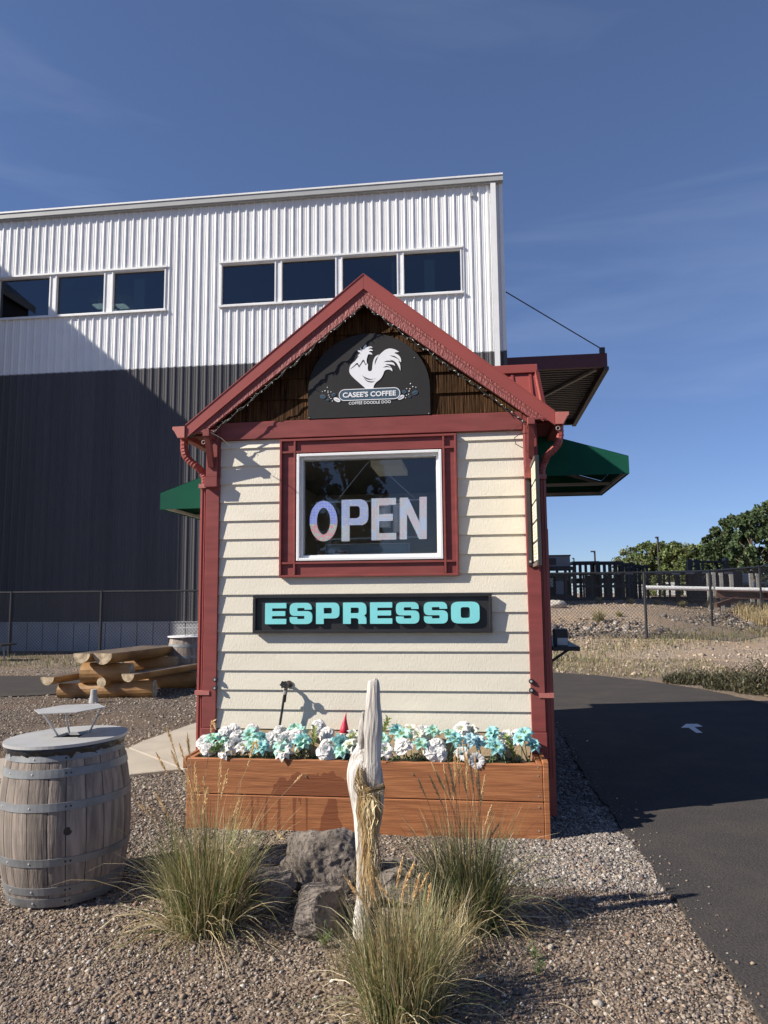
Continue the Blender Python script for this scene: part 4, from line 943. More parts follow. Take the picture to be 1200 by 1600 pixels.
part('corner_post', MB().box(PX1+.0015, PX1+.040, PY0-.002, PY0+.09, .235, .492), m_wood, pl, bevel=.004)
part('corner_post', MB().box(PX1+.0035, PX1+.040, PY0-.001, PY0+.09, -.02, .232), m_wood, pl, bevel=.004)
part('side_trim', MB().box(PX1+.002, PX1+.03, PY0+.092, PY1, .40, .485), m_wood, pl, bevel=.004)
part('side_trim', MB().box(PX0-.03, PX0-.001, PY0+.001, PY1, .40, .478), m_wood, pl, bevel=.004)
part('corner_block', MB().box(PX1-.14, PX1-.04, PY0+.04, PY0+.10, .38, .466), m_wood, pl, bevel=.004)
part('potting_soil', MB().box(PX0+.04, PX1-.04, PY0+.04, PY1, .2, .425), m_soil, pl)
for x, z in ((PX1-.03,.455),(PX1-.03,.40),(PX1-.03,.27),(PX1-.03,.20),(PX1-.035,.05),(PX0+.02,.42)):
    part('screw', MB().tube([(x, PY0+.001, z), (x, PY0-.0025, z)], .005, 8), m_galv, pl)

# ---- artificial flowers
def cm(name, c, tr=.3, r=.6): return leafy(name, c, .06, tr, r)
mF = {'mint': cm('mint_petal', (.46,.76,.66)), 'teal': cm('teal_petal', (.36,.68,.67)), 'white': cm('white_petal', (.80,.79,.77)), 'cream': cm('cream_petal', (.76,.77,.68)), 'pale': cm('pale_blue_petal', (.52,.74,.80))}
m_leaf = cm('dark_leaf', (.035,.075,.030), .2); m_lime = cm('lime_leaf', (.30,.36,.12), .3); m_suc = cm('succulent_leaf', (.13,.17,.09), .1); m_stem = mat('stem', (.07,.12,.04), .6)
m_eye = mat('dark_flower_centre', (.012,.010,.014), .8, .3, 20, bump=.5); m_yel = mat('yellow_stamen', (.50,.52,.16), .7)
def petal(mb, base, dirv, up, Lp, Wp, curl, cup_=.25, n=4, shape='point', ruf=0.0, c=None):
    d = Vector(dirv).normalized(); u = Vector(up); u = (u-d*u.dot(d)).normalized(); s = d.cross(u)
    vs = []
    for i in range(n+1):
        t_ = i/n
        wv = (math.sin(math.pi*min(1, t_*.9+.08))**.8)*Wp if shape == 'point' else (math.sin(math.pi*(t_*.72+.10))**.6)*Wp
        if shape == 'point' and i == n: wv = .0005
        a_ = curl*t_*t_
        p = Vector(base) + d*Lp*t_*math.cos(a_*.6) + u*Lp*(.30*t_ - a_*t_*.55)
        r_ = ruf*random.uniform(-1, 1)
        vs += [p - s*wv + u*(cup_*wv+r_), p + u*random.uniform(-1, 1)*ruf*.4, p + s*wv + u*(cup_*wv-r_)]
    fs = []
    for i in range(n):
        for k in (0, 1): fs.append((i*3+k, i*3+k+1, i*3+k+4, i*3+k+3))
    mb.add(vs, fs, c or (random.uniform(.88, 1.05),)*3)
def frame_of(n):
    n = Vector(n).normalized(); a = n.orthogonal().normalized(); return n, a, n.cross(a)
Nrm = Vector((0, -1, .55)).normalized()
def lily(mt, R_=.068, layers=2, n=6):
    t_ = thing('artificial_flower', 'x', 'flower'); mb = MB(); N_, A_, B_ = frame_of((0, -.6, .8))
    for ly in range(layers):
        for k in range(n):
            a_ = 2*math.pi*(k+.5*ly)/n + random.uniform(-.1, .1); rr = R_*(1-.12*ly)*random.uniform(.9, 1.1)
            petal(mb, N_*(.010+.012*ly), (A_*math.cos(a_)+B_*math.sin(a_))*.9+N_*(.35+.35*ly), N_, rr, rr*.27, 1.0, .3, 5, 'point', .0012)
    part('petals', mb, mt, t_)
    sm_ = MB()
    for k in range(5):
        a_ = k*1.256; e = N_*.045+(A_*math.cos(a_)+B_*math.sin(a_))*.012; sm_.tube([N_*.01, e], [.0012, .0022], 4)
    part('stamens', sm_, m_yel, t_)
    part('stem', MB().tube([N_*.0, Vector((0, .01, -.05)), Vector((0, .02, -.14))], .003, 5), m_stem, t_)
    return t_
def peony(mt, R_=.058):
    t_ = thing('artificial_flower', 'x', 'flower'); mb = MB(); N_, A_, B_ = frame_of((0, -.65, .75))
    for ly, (cnt, up, rr) in enumerate(((8,.15,1.0),(8,.5,.9),(7,1.0,.75),(6,1.8,.6),(4,3.5,.45))):
        for k in range(cnt):
            a_ = 2*math.pi*(k+.37*ly)/cnt+random.uniform(-.2, .2)
            petal(mb, N_*.005*ly, A_*math.cos(a_)+B_*math.sin(a_)+N_*up, N_, R_*rr*random.uniform(.9, 1.15), R_*.42*rr**.5, .9, .25, 4, 'round', .0045)
    part('petals', mb, mt, t_)
    part('stem', MB().tube([(0,0,0), (0, .01, -.05), (0, .02, -.14)], .003, 5), m_stem, t_)
    return t_
def daisy(mt, R_=.050):
    t_ = thing('artificial_flower', 'x', 'flower'); mb = MB(); N_, A_, B_ = frame_of((.05, -.93, .35))
    for ly in range(2):
        for k in range(11):
            a_ = 2*math.pi*(k+.5*ly)/11+random.uniform(-.06, .06)
            petal(mb, N_*.003*ly, A_*math.cos(a_)+B_*math.sin(a_)+N_*(.08+.1*ly), N_, R_*random.uniform(.92, 1.06), R_*.19, .35, .2, 4, 'round', .0008)
    part('petals', mb, mt, t_)
    ce = MB(); ce.tube([N_*.004, N_*.010, N_*.013], [.015, .013, .006], 10); part('centre', ce, m_eye, t_)
    part('stem', MB().tube([(0,0,0), (0, .01, -.05), (0, .02, -.14)], .003, 5), m_stem, t_)
    return t_
def succulent(R_=.05):
    t_ = thing('artificial_succulent', 'x', 'succulent'); mb = MB(); N_, A_, B_ = frame_of((0, -.6, .8))
    for ly, (cnt, up) in enumerate(((8,.2),(7,.6),(5,1.3),(3,3))):
        for k in range(cnt):
            a_ = 2*math.pi*(k+.4*ly)/cnt
            petal(mb, N_*.004*ly, A_*math.cos(a_)+B_*math.sin(a_)+N_*up, N_, R_*(1-.18*ly), R_*.26, -.3, .5, 4, 'point', 0, c=(1,1,1) if k % 2 else (1.8,1.9,1.5))
    part('leaves', mb, m_suc, t_); return t_
def sprig(mt=None):
    t_ = thing('leaf_sprig', 'x', 'foliage'); mb = MB()
    for k in range(26):
        a_ = k*2.4; z = -.05+.0048*k; petal(mb, (0, 0, z), (math.cos(a_), math.sin(a_), .7), (0,0,1), .032, .010, .6, .2, 3, 'point')
    part('leaves', mb, mt or m_lime, t_); return t_
kinds = {'mint': [lily(mF['mint']), lily(mF['mint'], .060, 2, 7)], 'teal': [lily(mF['teal'], .070), lily(mF['teal'], .062, 3, 6)],
         'white': [peony(mF['white']), peony(mF['white'], .050)], 'wlily': [lily(mF['white'], .066, 2, 8)], 'cream': [lily(mF['cream'], .062, 2, 6)], 'pale': [lily(mF['pale'], .066, 3, 6)],
         'daisy': [daisy(mF['white'])], 'suc': [succulent()], 'sprig': [sprig()]}
desc = {'mint': 'mint green artificial lily', 'teal': 'teal artificial lily', 'white': 'ruffled white artificial peony', 'wlily': 'white many-petalled artificial lily', 'cream': 'cream artificial lily', 'pale': 'pale blue artificial bloom', 'daisy': 'white artificial daisy with black centre', 'suc': 'dark green artificial succulent rosette', 'sprig': 'yellow-green artificial leaf sprig'}
# (kind, photo px, py, depth)
FL = [('white',318,1160,5.33),('white',328,1170,5.25),('mint',335,1162,5.28),('white',352,1148,5.36),('white',366,1143,5.40),('mint',352,1164,5.24),('suc',334,1178,5.18),('suc',347,1174,5.17),
 ('white',376,1153,5.33),('wlily',366,1166,5.22),('wlily',358,1176,5.17),('wlily',384,1172,5.18),('mint',396,1150,5.38),('mint',386,1158,5.30),('teal',406,1160,5.24),('teal',412,1176,5.17),('mint',399,1168,5.2),
 ('white',436,1146,5.38),('white',425,1158,5.27),('wlily',438,1160,5.22),('mint',458,1143,5.40),('mint',472,1148,5.36),('white',452,1154,5.3),('wlily',447,1177,5.17),('teal',470,1160,5.24),('mint',478,1170,5.18),('white',466,1157,5.28),
 ('white',500,1141,5.38),('white',514,1150,5.33),('white',510,1164,5.2),('white',508,1176,5.18),('sprig',492,1154,5.27),('teal',530,1166,5.22),('mint',534,1177,5.17),('cream',551,1160,5.30),('sprig',553,1166,5.24),('wlily',556,1177,5.17),('cream',548,1172,5.18),
 ('sprig',598,1146,5.36),('mint',602,1158,5.26),('mint',600,1167,5.20),('teal',618,1150,5.36),('mint',630,1152,5.33),('white',626,1162,5.22),('white',634,1172,5.17),('wlily',600,1180,5.17),('white',660,1148,5.38),('cream',655,1152,5.34),('mint',652,1168,5.19),
 ('mint',676,1152,5.33),('white',680,1164,5.22),('white',688,1176,5.17),('white',672,1178,5.18),('teal',706,1166,5.20),('mint',700,1156,5.30),('wlily',724,1148,5.36),('cream',738,1148,5.38),('teal',716,1176,5.18),
 ('daisy',724,1181,5.135),('daisy',746,1186,5.13),('pale',736,1166,5.22),('pale',752,1164,5.26),('teal',768,1168,5.20),('teal',775,1156,5.30),('teal',772,1178,5.17),('white',792,1154,5.34),('white',806,1152,5.36),('sprig',797,1168,5.22),('teal',815,1166,5.20),('teal',828,1168,5.22),('teal',820,1158,5.30),('white',786,1172,5.24),('mint',440,1172,5.2),('white',395,1142,5.42),('cream',640,1144,5.42)]
used = set(); rows_ = []
for i, (k, px, py, dy) in enumerate(FL):
    row = 'front' if dy < 5.21 else ('mid row' if dy < 5.32 else 'back')
    zone = ('far left end' if px < 350 else 'left part' if px < 420 else 'around the hose' if px < 465 else 'between hose and gnome' if px < 528 else 'beside the gnome' if px < 580 else 'just right of driftwood' if px < 640 else 'midway right of driftwood' if px < 715 else 'around the daisies' if px < 762 else 'near the right end' if px < 800 else 'far right end')
    rows_.append((desc[k]+f', planter {row}, {zone}', px))
for i, (k, px, py, dy) in enumerate(FL):
    proto = kinds[k][i % len(kinds[k])]; p = at(px+random.uniform(-3.5, 3.5), py+random.uniform(-5, 3.5), dy)
    rot = (random.uniform(-.45, .5), random.uniform(-.5, .5), random.uniform(-.6, .6)); s_ = random.uniform(1.08, 1.36)*(.85 if k in ('daisy', 'suc') else 1)
    lab = rows_[i][0]; same = sorted(set(q for l_, q in rows_ if l_ == lab))
    if len(same) > 1: lab += ', ' + (['left one', 'right one'] if len(same) == 2 else ['leftmost', 'middle one', 'rightmost'] if len(same) == 3 else ['leftmost', 'second from left', 'third from left', 'rightmost'])[same.index(px)]
    if proto.name in used: o = copy_tree(proto)
    else: o = proto; used.add(proto.name)
    o.location = p; o.rotation_euler = rot; o.scale = (s_,)*3; o['label'] = lab; o['group'] = 'artificial flowers in the planter box' if k not in ('suc','sprig') else ('artificial succulents in the planter' if k == 'suc' else 'leaf sprigs among the flowers')
lf = MB()
for _ in range(600):
    x = random.uniform(PX0+.05, PX1-.05); y = random.uniform(PY0+.05, PY1-.05); a_ = random.uniform(0, 6.28)
    petal(lf, (x, y, random.uniform(.41, .465)), (math.cos(a_), math.sin(a_), random.uniform(.1, 1.2)), (0,0,1), random.uniform(.03, .06), random.uniform(.006, .012), .8, .2, 3, 'point')
o = link('flower_foliage', lf.mesh('flower_foliage', m_leaf)); o['kind'] = 'stuff'

# ---- gnome
p = at(538, 1140, 5.40); gn = thing('garden_gnome', 'small garden gnome with tall red hat and white beard behind the flowers', 'gnome', (p.x, p.y, .42))
hx, hy = p.x, p.y; hz = at(538, 1145, 5.40).z; tz = at(541, 1114, 5.40).z
hat = MB(); hat.lathe([(.034, hz+.003), (.036, hz+.006), (.030, hz+.03), (.020, hz+.065), (.010, hz+.10), (.002, tz)], 16, hx, hy)
for k in range(16, len(hat.v)): 
    x, y, z = hat.v[k]; hat.v[k] = (x+.012*((z-hz)/.13)**2, y, z)
part('hat', hat, mat('red_hat', (.50,.02,.05), .5, .15, 20, bump=.3, bscale=60), gn, smooth=True)
m_skin = mat('gnome_face', (.62,.50,.42), .6, .05, 20)
part('head', MB().lathe([(.002, hz-.045), (.022, hz-.04), (.032, hz-.02), (.033, hz), (.028, hz+.008), (.002, hz+.010)], 16, hx, hy), m_skin, gn, smooth=True)
part('nose', MB().tube([(hx, hy-.030, hz-.014), (hx, hy-.040, hz-.017), (hx, hy-.044, hz-.019)], [.007, .008, .004], 8), m_skin, gn, smooth=True)
for s_ in (-1, 1):
    part('eye', MB().tube([(hx+s_*.012, hy-.031, hz-.007), (hx+s_*.012, hy-.034, hz-.007)], .0035, 8), m_black, gn)
    part('eyebrow', MB().beam((hx+s_*.006, hy-.034, hz), (hx+s_*.020, hy-.030, hz-.001), .004, .004), m_white, gn)
brd = MB()
for k in range(60):
    a_ = random.uniform(-1.3, 1.3); zz = random.uniform(-.03, -.022)
    b_ = Vector((hx+.030*math.sin(a_), hy-.030*math.cos(a_), hz+zz+.002)); brd.tube([b_, b_+Vector((.012*math.sin(a_), -.006, -.025)), b_+Vector((.008*math.sin(a_), .0, -.05))], [.005, .005, .001], 4)
part('beard', brd, m_white, gn)
part('moustache', MB().tube([(hx-.024, hy-.030, hz-.028), (hx-.010, hy-.041, hz-.021), (hx, hy-.040, hz-.023), (hx+.010, hy-.041, hz-.021), (hx+.024, hy-.030, hz-.028)], [.002,.006,.004,.006,.002], 6), m_white, gn, smooth=True)
bd = MB(); bd.lathe([(.04, .424), (.045, .46), (.038, .50), (.020, hz-.03)], 14, hx, hy); part('body', bd, mat('blue_coat', (.05,.10,.25), .7), gn, smooth=True)

# ---- hose bib and hose
hb = at(447, 1072, 5.435)
fb = thing('hose_bib', 'brass and black outdoor tap on the siding left of the gnome', 'tap', (hb.x, FY, hb.z))
m_br = mat('dull_metal_tap', (.16,.14,.12), .4, .2, 10, metal=.7)
part('spout', MB().tube([(hb.x+.01, FY-.01, hb.z+.008), (hb.x+.008, 5.44, hb.z+.008), (hb.x+.003, 5.42, hb.z-.01), (hb.x, 5.415, hb.z-.035)], [.014,.014,.015,.013], 10), m_br, fb, smooth=True)
part('flange', MB().tube([(hb.x+.01, FY-.024, hb.z+.008), (hb.x+.01, FY-.014, hb.z+.008)], .028, 12), m_br, fb)
part('handle_stem', MB().tube([(hb.x, 5.43, hb.z+.01), (hb.x-.002, 5.385, hb.z+.018)], .006, 8), m_br, fb)
hd = MB(); hd.tube([(hb.x-.003, 5.386, hb.z+.016), (hb.x-.003, 5.372, hb.z+.018)], [.025, .023], 8)
for k in range(6):
    a_ = k*math.pi/3; c_ = Vector((hb.x-.003+.022*math.cos(a_), 5.379, hb.z+.017+.022*math.sin(a_))); hd.tube([c_+Vector((0,.008,0)), c_-Vector((0,.008,0))], .007, 6)
part('handle', hd, m_black, fb)
h1 = at(444, 1088, 5.425); h2 = at(440, 1115, 5.42); h3 = at(436, 1140, 5.42)
hs = thing('garden_hose', 'black hose hanging from the tap down into the planter flowers', 'hose', (h3.x, 5.37, .43))
part('hose', MB().tube([(hb.x, 5.415, hb.z-.05), h1, (h1+h2)/2, h2, h3, (h3.x-.01, 5.41, .43)], .0095, 10), m_black, hs, smooth=True)
part('coupling', MB().tube([(hb.x, 5.415, hb.z-.030), (hb.x-.002, 5.414, hb.z-.058)], .016, 10), m_galv, hs)
part('strain_sleeve', MB().tube([(hb.x-.002, 5.414, hb.z-.058), h1+Vector((-.0,0,-.04))], .013, 10), m_black, hs)

# ---- string lights along the rakes
sg = thing('string_lights', 'string of small clear lights on dark wire along the gable edges', 'string lights', (RX, 5.38, 3.8))
m_bulb = mat('clear_bulb', (.62,.60,.55), .25, .05)
m_wire = mat('dark_green_wire', (.012,.016,.012), .6)
for s_ in (-1, 1):
    pts = []; bl = MB(); n = 64
    for k in range(n+1):
        f = k/n; x = RX+s_*(.01+1.22*f); z = 4.063-(abs(x-RX)/1.40)*1.133-.236+.02*abs(math.sin(k*.5))*(-.9)+random.uniform(-.004, .004)
        pts.append(Vector((x, 5.383-.008*random.random(), z)))
        if k % 2 == 1:
            d = Vector((random.uniform(-.5, .5)+s_*.2, -.35, random.uniform(-1, .25))).normalized(); q = pts[-1]
            bl.tube([q, q+d*.007, q+d*.020], [.0026, .0026, .0012], 5)
    part('wire', MB().tube(pts, .0035, 5), m_wire, sg)
    pts2 = [p_+Vector((0, -.003, .012*math.sin(i*1.1)-.004)) for i, p_ in enumerate(pts)]
    part('wire', MB().tube(pts2, .0028, 4), m_wire, sg)
    part('bulbs', bl, m_bulb, sg, kind='stuff')
q = at(313, 678, 5.33); r_ = at(335, 690, 5.2)
part('loose_wire', MB().tube([at(330,676,5.30), at(345,684,5.27), at(362,698,5.22)], .003, 5), m_wire, sg)
part('loose_wire', MB().tube([at(818,662,5.4), at(806,668,5.36), at(792,678,5.33)], .0025, 5), m_rust, sg)
part('loose_wire', MB().tube([at(828,676,5.42), at(812,678,5.40), at(804,684,5.38), at(806,694,5.38), at(817,700,5.42)], .003, 5), m_wire, sg)
for px, py in ((872,669),(318,691)): 
    c_ = at(px, py, 5.36); rg = [c_+Vector((.014*math.cos(a_*.55), 0, .014*math.sin(a_*.55)-.0)) for a_ in range(12)]; part('hook_ring', MB().tube(rg, .003, 5), m_galv, sg)

# ================================================================== driftwood with raffia
dw = thing('driftwood_post', 'pale weathered driftwood upright tied with raffia between the grass clumps', 'driftwood', (-.56, 3.6, 0))
m_drift = mat('bleached_driftwood', (.30,.27,.24), .9, .1, 3, (14,14,.8), 1.0, 5, (16,16,1.0), base2=(.70,.67,.63), bdist=.014, contrast=.36, spec=.1)
def woody(mb, amp=.006):
    out = []
    for x, y, z in mb.v:
        p_ = Vector((x*26, y*26, z*7)); d = noise.noise_vector(p_)*amp + noise.noise_vector(Vector((x*70, y*70, z*12)))*amp*.35; out.append((x+d.x, y+d.y, z+d.z*.5))
    mb.v = out; return mb
def spline(pts, n=6):
    out = []; N = len(pts)
    for i in range(N-1):
        p0, p1, p2, p3 = (np.array(pts[max(0, min(N-1, i+k))], float) for k in (-1, 0, 1, 2))
        for k in range(n):
            t_ = k/n; out.append(.5*((2*p1)+(-p0+p2)*t_+(2*p0-5*p1+4*p2-p3)*t_*t_+(-p0+3*p1-3*p2+p3)*t_**3))
    out.append(np.array(pts[-1], float)); return out
def trunk(rows, n=20, sq=.8, amp=.006, Y=3.6):
    # rows: (px_left, px_right, py, dy)
    r_ = []
    for xl, xr, py, dy in rows:
        a = at(xl, py, Y+dy); b = at(xr, py, Y+dy); r_.append(((a.x+b.x)/2, Y+dy, a.z, (b.x-a.x)/2))
    s_ = spline(r_, 5); mb = MB(); mb.tube([q[:3] for q in s_], [max(.002, q[3]) for q in s_], n, sq=sq, ref=(0,1,0)); return woody(mb, amp)
part('trunk', trunk([(572,590,1120,.09),(558,584,1165,.08),(547,590,1185,.07),(543,597,1205,.05),(544,600,1225,.05),(549,599,1250,.05),(554,594,1290,.05),(557,585,1330,.05),(558,580,1370,.05),(557,573,1400,.05),(553,577,1430,.04),(551,580,1455,.03),(549,576,1480,.03)], 24), m_drift, dw, smooth=True)
part('upright_branch', trunk([(581,586,1061,-.03),(576,592,1064,-.03),(574,594,1078,-.03),(572,595,1100,-.03),(569,597,1120,-.03),(567,597,1140,-.03),(569,596,1160,-.03),(569,596,1185,-.03),(568,595,1205,-.04),(568,594,1222,-.04),(572,589,1235,-.04),(577,582,1245,-.04)], 20, .7, .005), m_drift, dw, smooth=True)
part('side_stub', trunk([(566,571,1112,.03),(561,572,1130,.03),(559,571,1155,.04),(561,569,1170,.05)], 12, .6, .003), m_drift, dw, smooth=True)
rf_ = []
def ribbon_cloud(strands, wd, name, parent, mt, cols):
    Vs, Fs, Cs = [], [], []; k = 0
    for st_ in strands:
        w0 = wd*random.uniform(.6, 1.3); side_ = Vector((random.uniform(-1, 1), random.uniform(-1, 1), .1)).normalized(); n_ = len(st_)
        for i, p_ in enumerate(st_):
            ww = w0*(1 if i < n_-1 else .2); Vs += [p_-side_*ww, p_+side_*ww]
        c_ = np.array(random.choice(cols))*random.uniform(.75, 1.2)
        for i in range(n_-1): Fs.append((k+2*i, k+2*i+1, k+2*i+3, k+2*i+2)); Cs.append(c_)
        k += 2*n_
    return link(name, fast_mesh(name, np.array([tuple(v) for v in Vs]), np.array(Fs), mt, np.array(Cs)), parent, kind='stuff')
m_raf = leafy('raffia', (1,1,1), .05, .15, .7)
tie = at(582, 1243, 3.52)
for _ in range(150):
    a_ = random.uniform(0, 6.28); top_ = Vector((tie.x-.02+.05*math.cos(a_), tie.y+.04+.05*math.sin(a_), tie.z+random.uniform(-.03, .02)))
    px_ = random.gauss(577, 9); Ln = random.uniform(.12, .58); seg = [top_]
    end = Vector((at(px_, 1330, 3.53).x+random.gauss(0, .008), top_.y+random.uniform(-.03, .03), 0))
    for k in range(1, 7):
        f = k/6; q = top_.lerp(end, min(1, f*1.15)); q.z = top_.z-Ln*f; q.x += .012*math.sin(k*1.7+a_); q.y -= .02*f; seg.append(q)
    rf_.append(seg)
for _ in range(70):      # loops over the shoulder and round the knot
    a = at(random.gauss(566, 4), random.uniform(1190, 1215), 3.60); b = at(random.gauss(572, 6), random.uniform(1225, 1250), 3.54)
    rf_.append([a+Vector((0,-.06,0)), (a+b)/2+Vector((random.gauss(-.01, .008), -.05, 0)), b+Vector((0, -.01, 0)), b+Vector((random.gauss(.01,.01), -.01, -.08))])
for _ in range(36):
    z = tie.z+random.uniform(-.02, .03); cxx = tie.x-.012; ring = []
    for k in range(13): a_ = k*math.pi/6; ring.append(Vector((cxx+.064*math.cos(a_), tie.y+.055+.062*math.sin(a_), z+.02*math.cos(a_+.6)+random.uniform(-.003, .003))))
    rf_.append(ring)
for _ in range(26):
    d_ = Vector((random.uniform(-1, 1), -.5, random.uniform(-.8, .7))).normalized(); b = tie+Vector((0, -.03, 0)); rf_.append([b, b+d_*.04, b+d_*.08+Vector((0,0,-.01))])
ribbon_cloud(rf_, .0022, 'raffia', dw, m_raf, [(.62,.46,.22),(.72,.57,.32),(.46,.32,.15),(.80,.68,.44),(.30,.20,.09)])

# ================================================================== boulders
def rock_mat():
    m = mat('basalt_boulder', (.105,.09,.078), .95, .3, 4, base2=(.31,.262,.225), contrast=.45, spec=.15, detail=10); t = m.node_tree; N = t.nodes; Lk = t.links.new; b = N['Principled BSDF']
    tcn = N.new('ShaderNodeTexCoord'); v = N.new('ShaderNodeTexVoronoi'); v.inputs['Scale'].default_value = 38; n = N.new('ShaderNodeTexNoise'); n.inputs['Scale'].default_value = 22; n.inputs['Detail'].default_value = 9; n.inputs['Roughness'].default_value = .7
    mxv = N.new('ShaderNodeMix'); mxv.data_type = 'RGBA'; mxv.blend_type = 'LINEAR_LIGHT'; mxv.inputs[0].default_value = .03
    Lk(tcn.outputs['Object'], mxv.inputs[6]); Lk(n.outputs['Color'], mxv.inputs[7]); Lk(mxv.outputs[2], v.inputs['Vector']); Lk(tcn.outputs['Object'], n.inputs['Vector'])
    r = N.new('ShaderNodeMapRange'); r.inputs[1].default_value = .05; r.inputs[2].default_value = .38; Lk(v.outputs['Distance'], r.inputs[0])
    ad = N.new('ShaderNodeMath'); ad.operation = 'MULTIPLY_ADD'; ad.inputs[1].default_value = .55; Lk(r.outputs[0], ad.inputs[0]); Lk(n.outputs[0], ad.inputs[2])
    bp = N.new('ShaderNodeBump'); bp.inputs['Strength'].default_value = 1; bp.inputs['Distance'].default_value = .016; Lk(ad.outputs[0], bp.inputs['Height']); Lk(bp.outputs[0], b.inputs['Normal']); return m
m_rock = rock_mat()
def boulder(name, loc, size, seed, label, rot=0, lift=.35, cuts=14, mt=None, sub=6):
    import bmesh
    bm = bmesh.new(); bmesh.ops.create_icosphere(bm, subdivisions=sub, radius=1)
    rr = random.Random(seed); pl_ = []
    for _ in range(cuts):
        n_ = Vector((rr.gauss(0, 1), rr.gauss(0, 1), rr.gauss(0, 1))).normalized(); pl_.append((n_, rr.uniform(.58, .88)))
    for v in bm.verts:
        p_ = v.co.copy()
        for n_, d in pl_:
            e = p_.dot(n_)-d
            if e > 0: p_ -= n_*e*.93
        o_ = Vector((seed*3.1, 0, 0)); p_ += p_.normalized()*(noise.fractal(p_*1.6+o_, 1.0, 2.0, 4)*.10 + noise.fractal(p_*5+o_, .7, 2.1, 5)*.035 + noise.noise(p_*17+o_)*.016)
        cell = noise.voronoi(p_*7+o_)[0][0]; p_ -= p_.normalized()*max(0, .25-cell)*.10
        v.co = Vector((p_.x*size[0], p_.y*size[1], p_.z*size[2]))
    me = bpy.data.meshes.new(name); bm.to_mesh(me); bm.free(); me.polygons.foreach_set('use_smooth', [True]*len(me.polygons)); me.materials.append(mt or m_rock)
    o = link(name, me); o.location = (loc[0], loc[1], size[2]*lift); o.rotation_euler = (0, 0, rot); o['label'] = label; o['category'] = 'boulder'; o['group'] = 'basalt boulders round the driftwood'; return o
boulder('boulder', (-.88, 4.22), (.265,.20,.215), 3, 'largest brown pitted boulder, just left of the driftwood', .2, .52)
boulder('boulder', (-1.10, 3.93), (.17,.15,.13), 5, 'dark shaded boulder between the left grass and the largest boulder', 1.0, .6)
boulder('boulder', (-.80, 3.70), (.15,.17,.15), 9, 'front grey-brown boulder below the largest one, by the weed', .6, .62)
boulder('boulder', (-.43, 4.03), (.17,.12,.11), 12, 'low flat grey boulder right behind the driftwood base', .1, .5)
boulder('boulder', (-.50, 4.42), (.13,.10,.07), 14, 'small dark boulder half hidden right of the raffia', .4, .5)
boulder('boulder', (-.60, 3.93), (.06,.05,.06), 18, 'fist sized stone wedged at the driftwood foot', .4, .6, sub=4)

# ================================================================== ornamental grasses
m_blade = leafy('grass_blade', (1,1,1), .08, .30, .5)
m_head = leafy('seed_head', (1,1,1), .1, .3, .8)
def blades(n, r0, Lr, spread, cols, w=.0022, droop=1.0, seed=0, lean=(0,0), segs=6, bias=None):
    rr = np.random.default_rng(seed); a = rr.uniform(0, 2*math.pi, n); rad = r0*np.sqrt(rr.uniform(0, 1, n)); Ln = rr.uniform(*Lr, n)
    tilt = rr.uniform(.03, 1, n)**.8*spread
    a2 = a+rr.normal(0, .5, n); d = np.stack([np.cos(a2), np.sin(a2)], -1)
    base = np.stack([np.cos(a)*rad, np.sin(a)*rad], -1); s_ = np.stack([-d[:,1], d[:,0], np.zeros(n)], -1)
    th = rr.uniform(0, 3.14, n); s_ = s_*np.cos(th)[:,None]+np.stack([d[:,0]*0, d[:,1]*0, np.ones(n)], -1)*np.sin(th)[:,None]*.6
    V = np.zeros((n, segs+1, 2, 3)); pos = np.concatenate([base, np.zeros((n,1))-.01], 1); ang = tilt*.45; bend = tilt*rr.uniform(.3, 1.7, n)*droop/segs
    wid = rr.uniform(.6, 1.3, n)*w
    for k in range(segs+1):
        ww = wid*(1-(k/segs)**2*.92); V[:,k,0] = pos-s_*ww[:,None]; V[:,k,1] = pos+s_*ww[:,None]
        step = Ln/segs; pos = pos + np.stack([d[:,0]*np.sin(ang)*step+lean[0]*step*k/segs, d[:,1]*np.sin(ang)*step+lean[1]*step*k/segs, np.cos(ang)*step], -1); ang = ang+bend*(.4+1.2*k/segs)
        pos[:,2] = np.maximum(pos[:,2], .004+.01*rr.uniform(0,1,n))
    K = (segs+1)*2; F = []
    for k in range(segs): F.append([2*k, 2*k+1, 2*k+3, 2*k+2])
    F = (np.array(F)[None]+(np.arange(n)*K)[:,None,None]).reshape(-1, 4)
    cols = np.array(cols); C = cols[rr.integers(0, len(cols), n)]*rr.uniform(.7, 1.25, (n,1)); C = np.repeat(C, segs, 0)
    # tips drier than the base
    f = np.tile(np.linspace(0, 1, segs), n)[:,None]; dry = np.repeat(rr.uniform(0, 1, n) > .55, segs)[:,None]
    C = C*(1-f*.45*dry)+np.array([.42,.34,.18])*f*.45*dry
    return V.reshape(-1, 3), F, C
def merge(parts_):
    Vs, Fs, Cs, k = [], [], [], 0
    for V, F, C in parts_: Vs.append(V); Fs.append(F+k); Cs.append(C); k += len(V)
    return np.concatenate(Vs), np.concatenate(Fs), np.concatenate(Cs)
GREEN = [(.14,.19,.055),(.20,.24,.075),(.085,.12,.035),(.25,.26,.10),(.33,.29,.13)]
STRAW = [(.60,.49,.28),(.48,.38,.20),(.70,.62,.42),(.36,.27,.13)]
RUSTY = [(.28,.17,.08),(.32,.22,.10),(.24,.20,.08)]
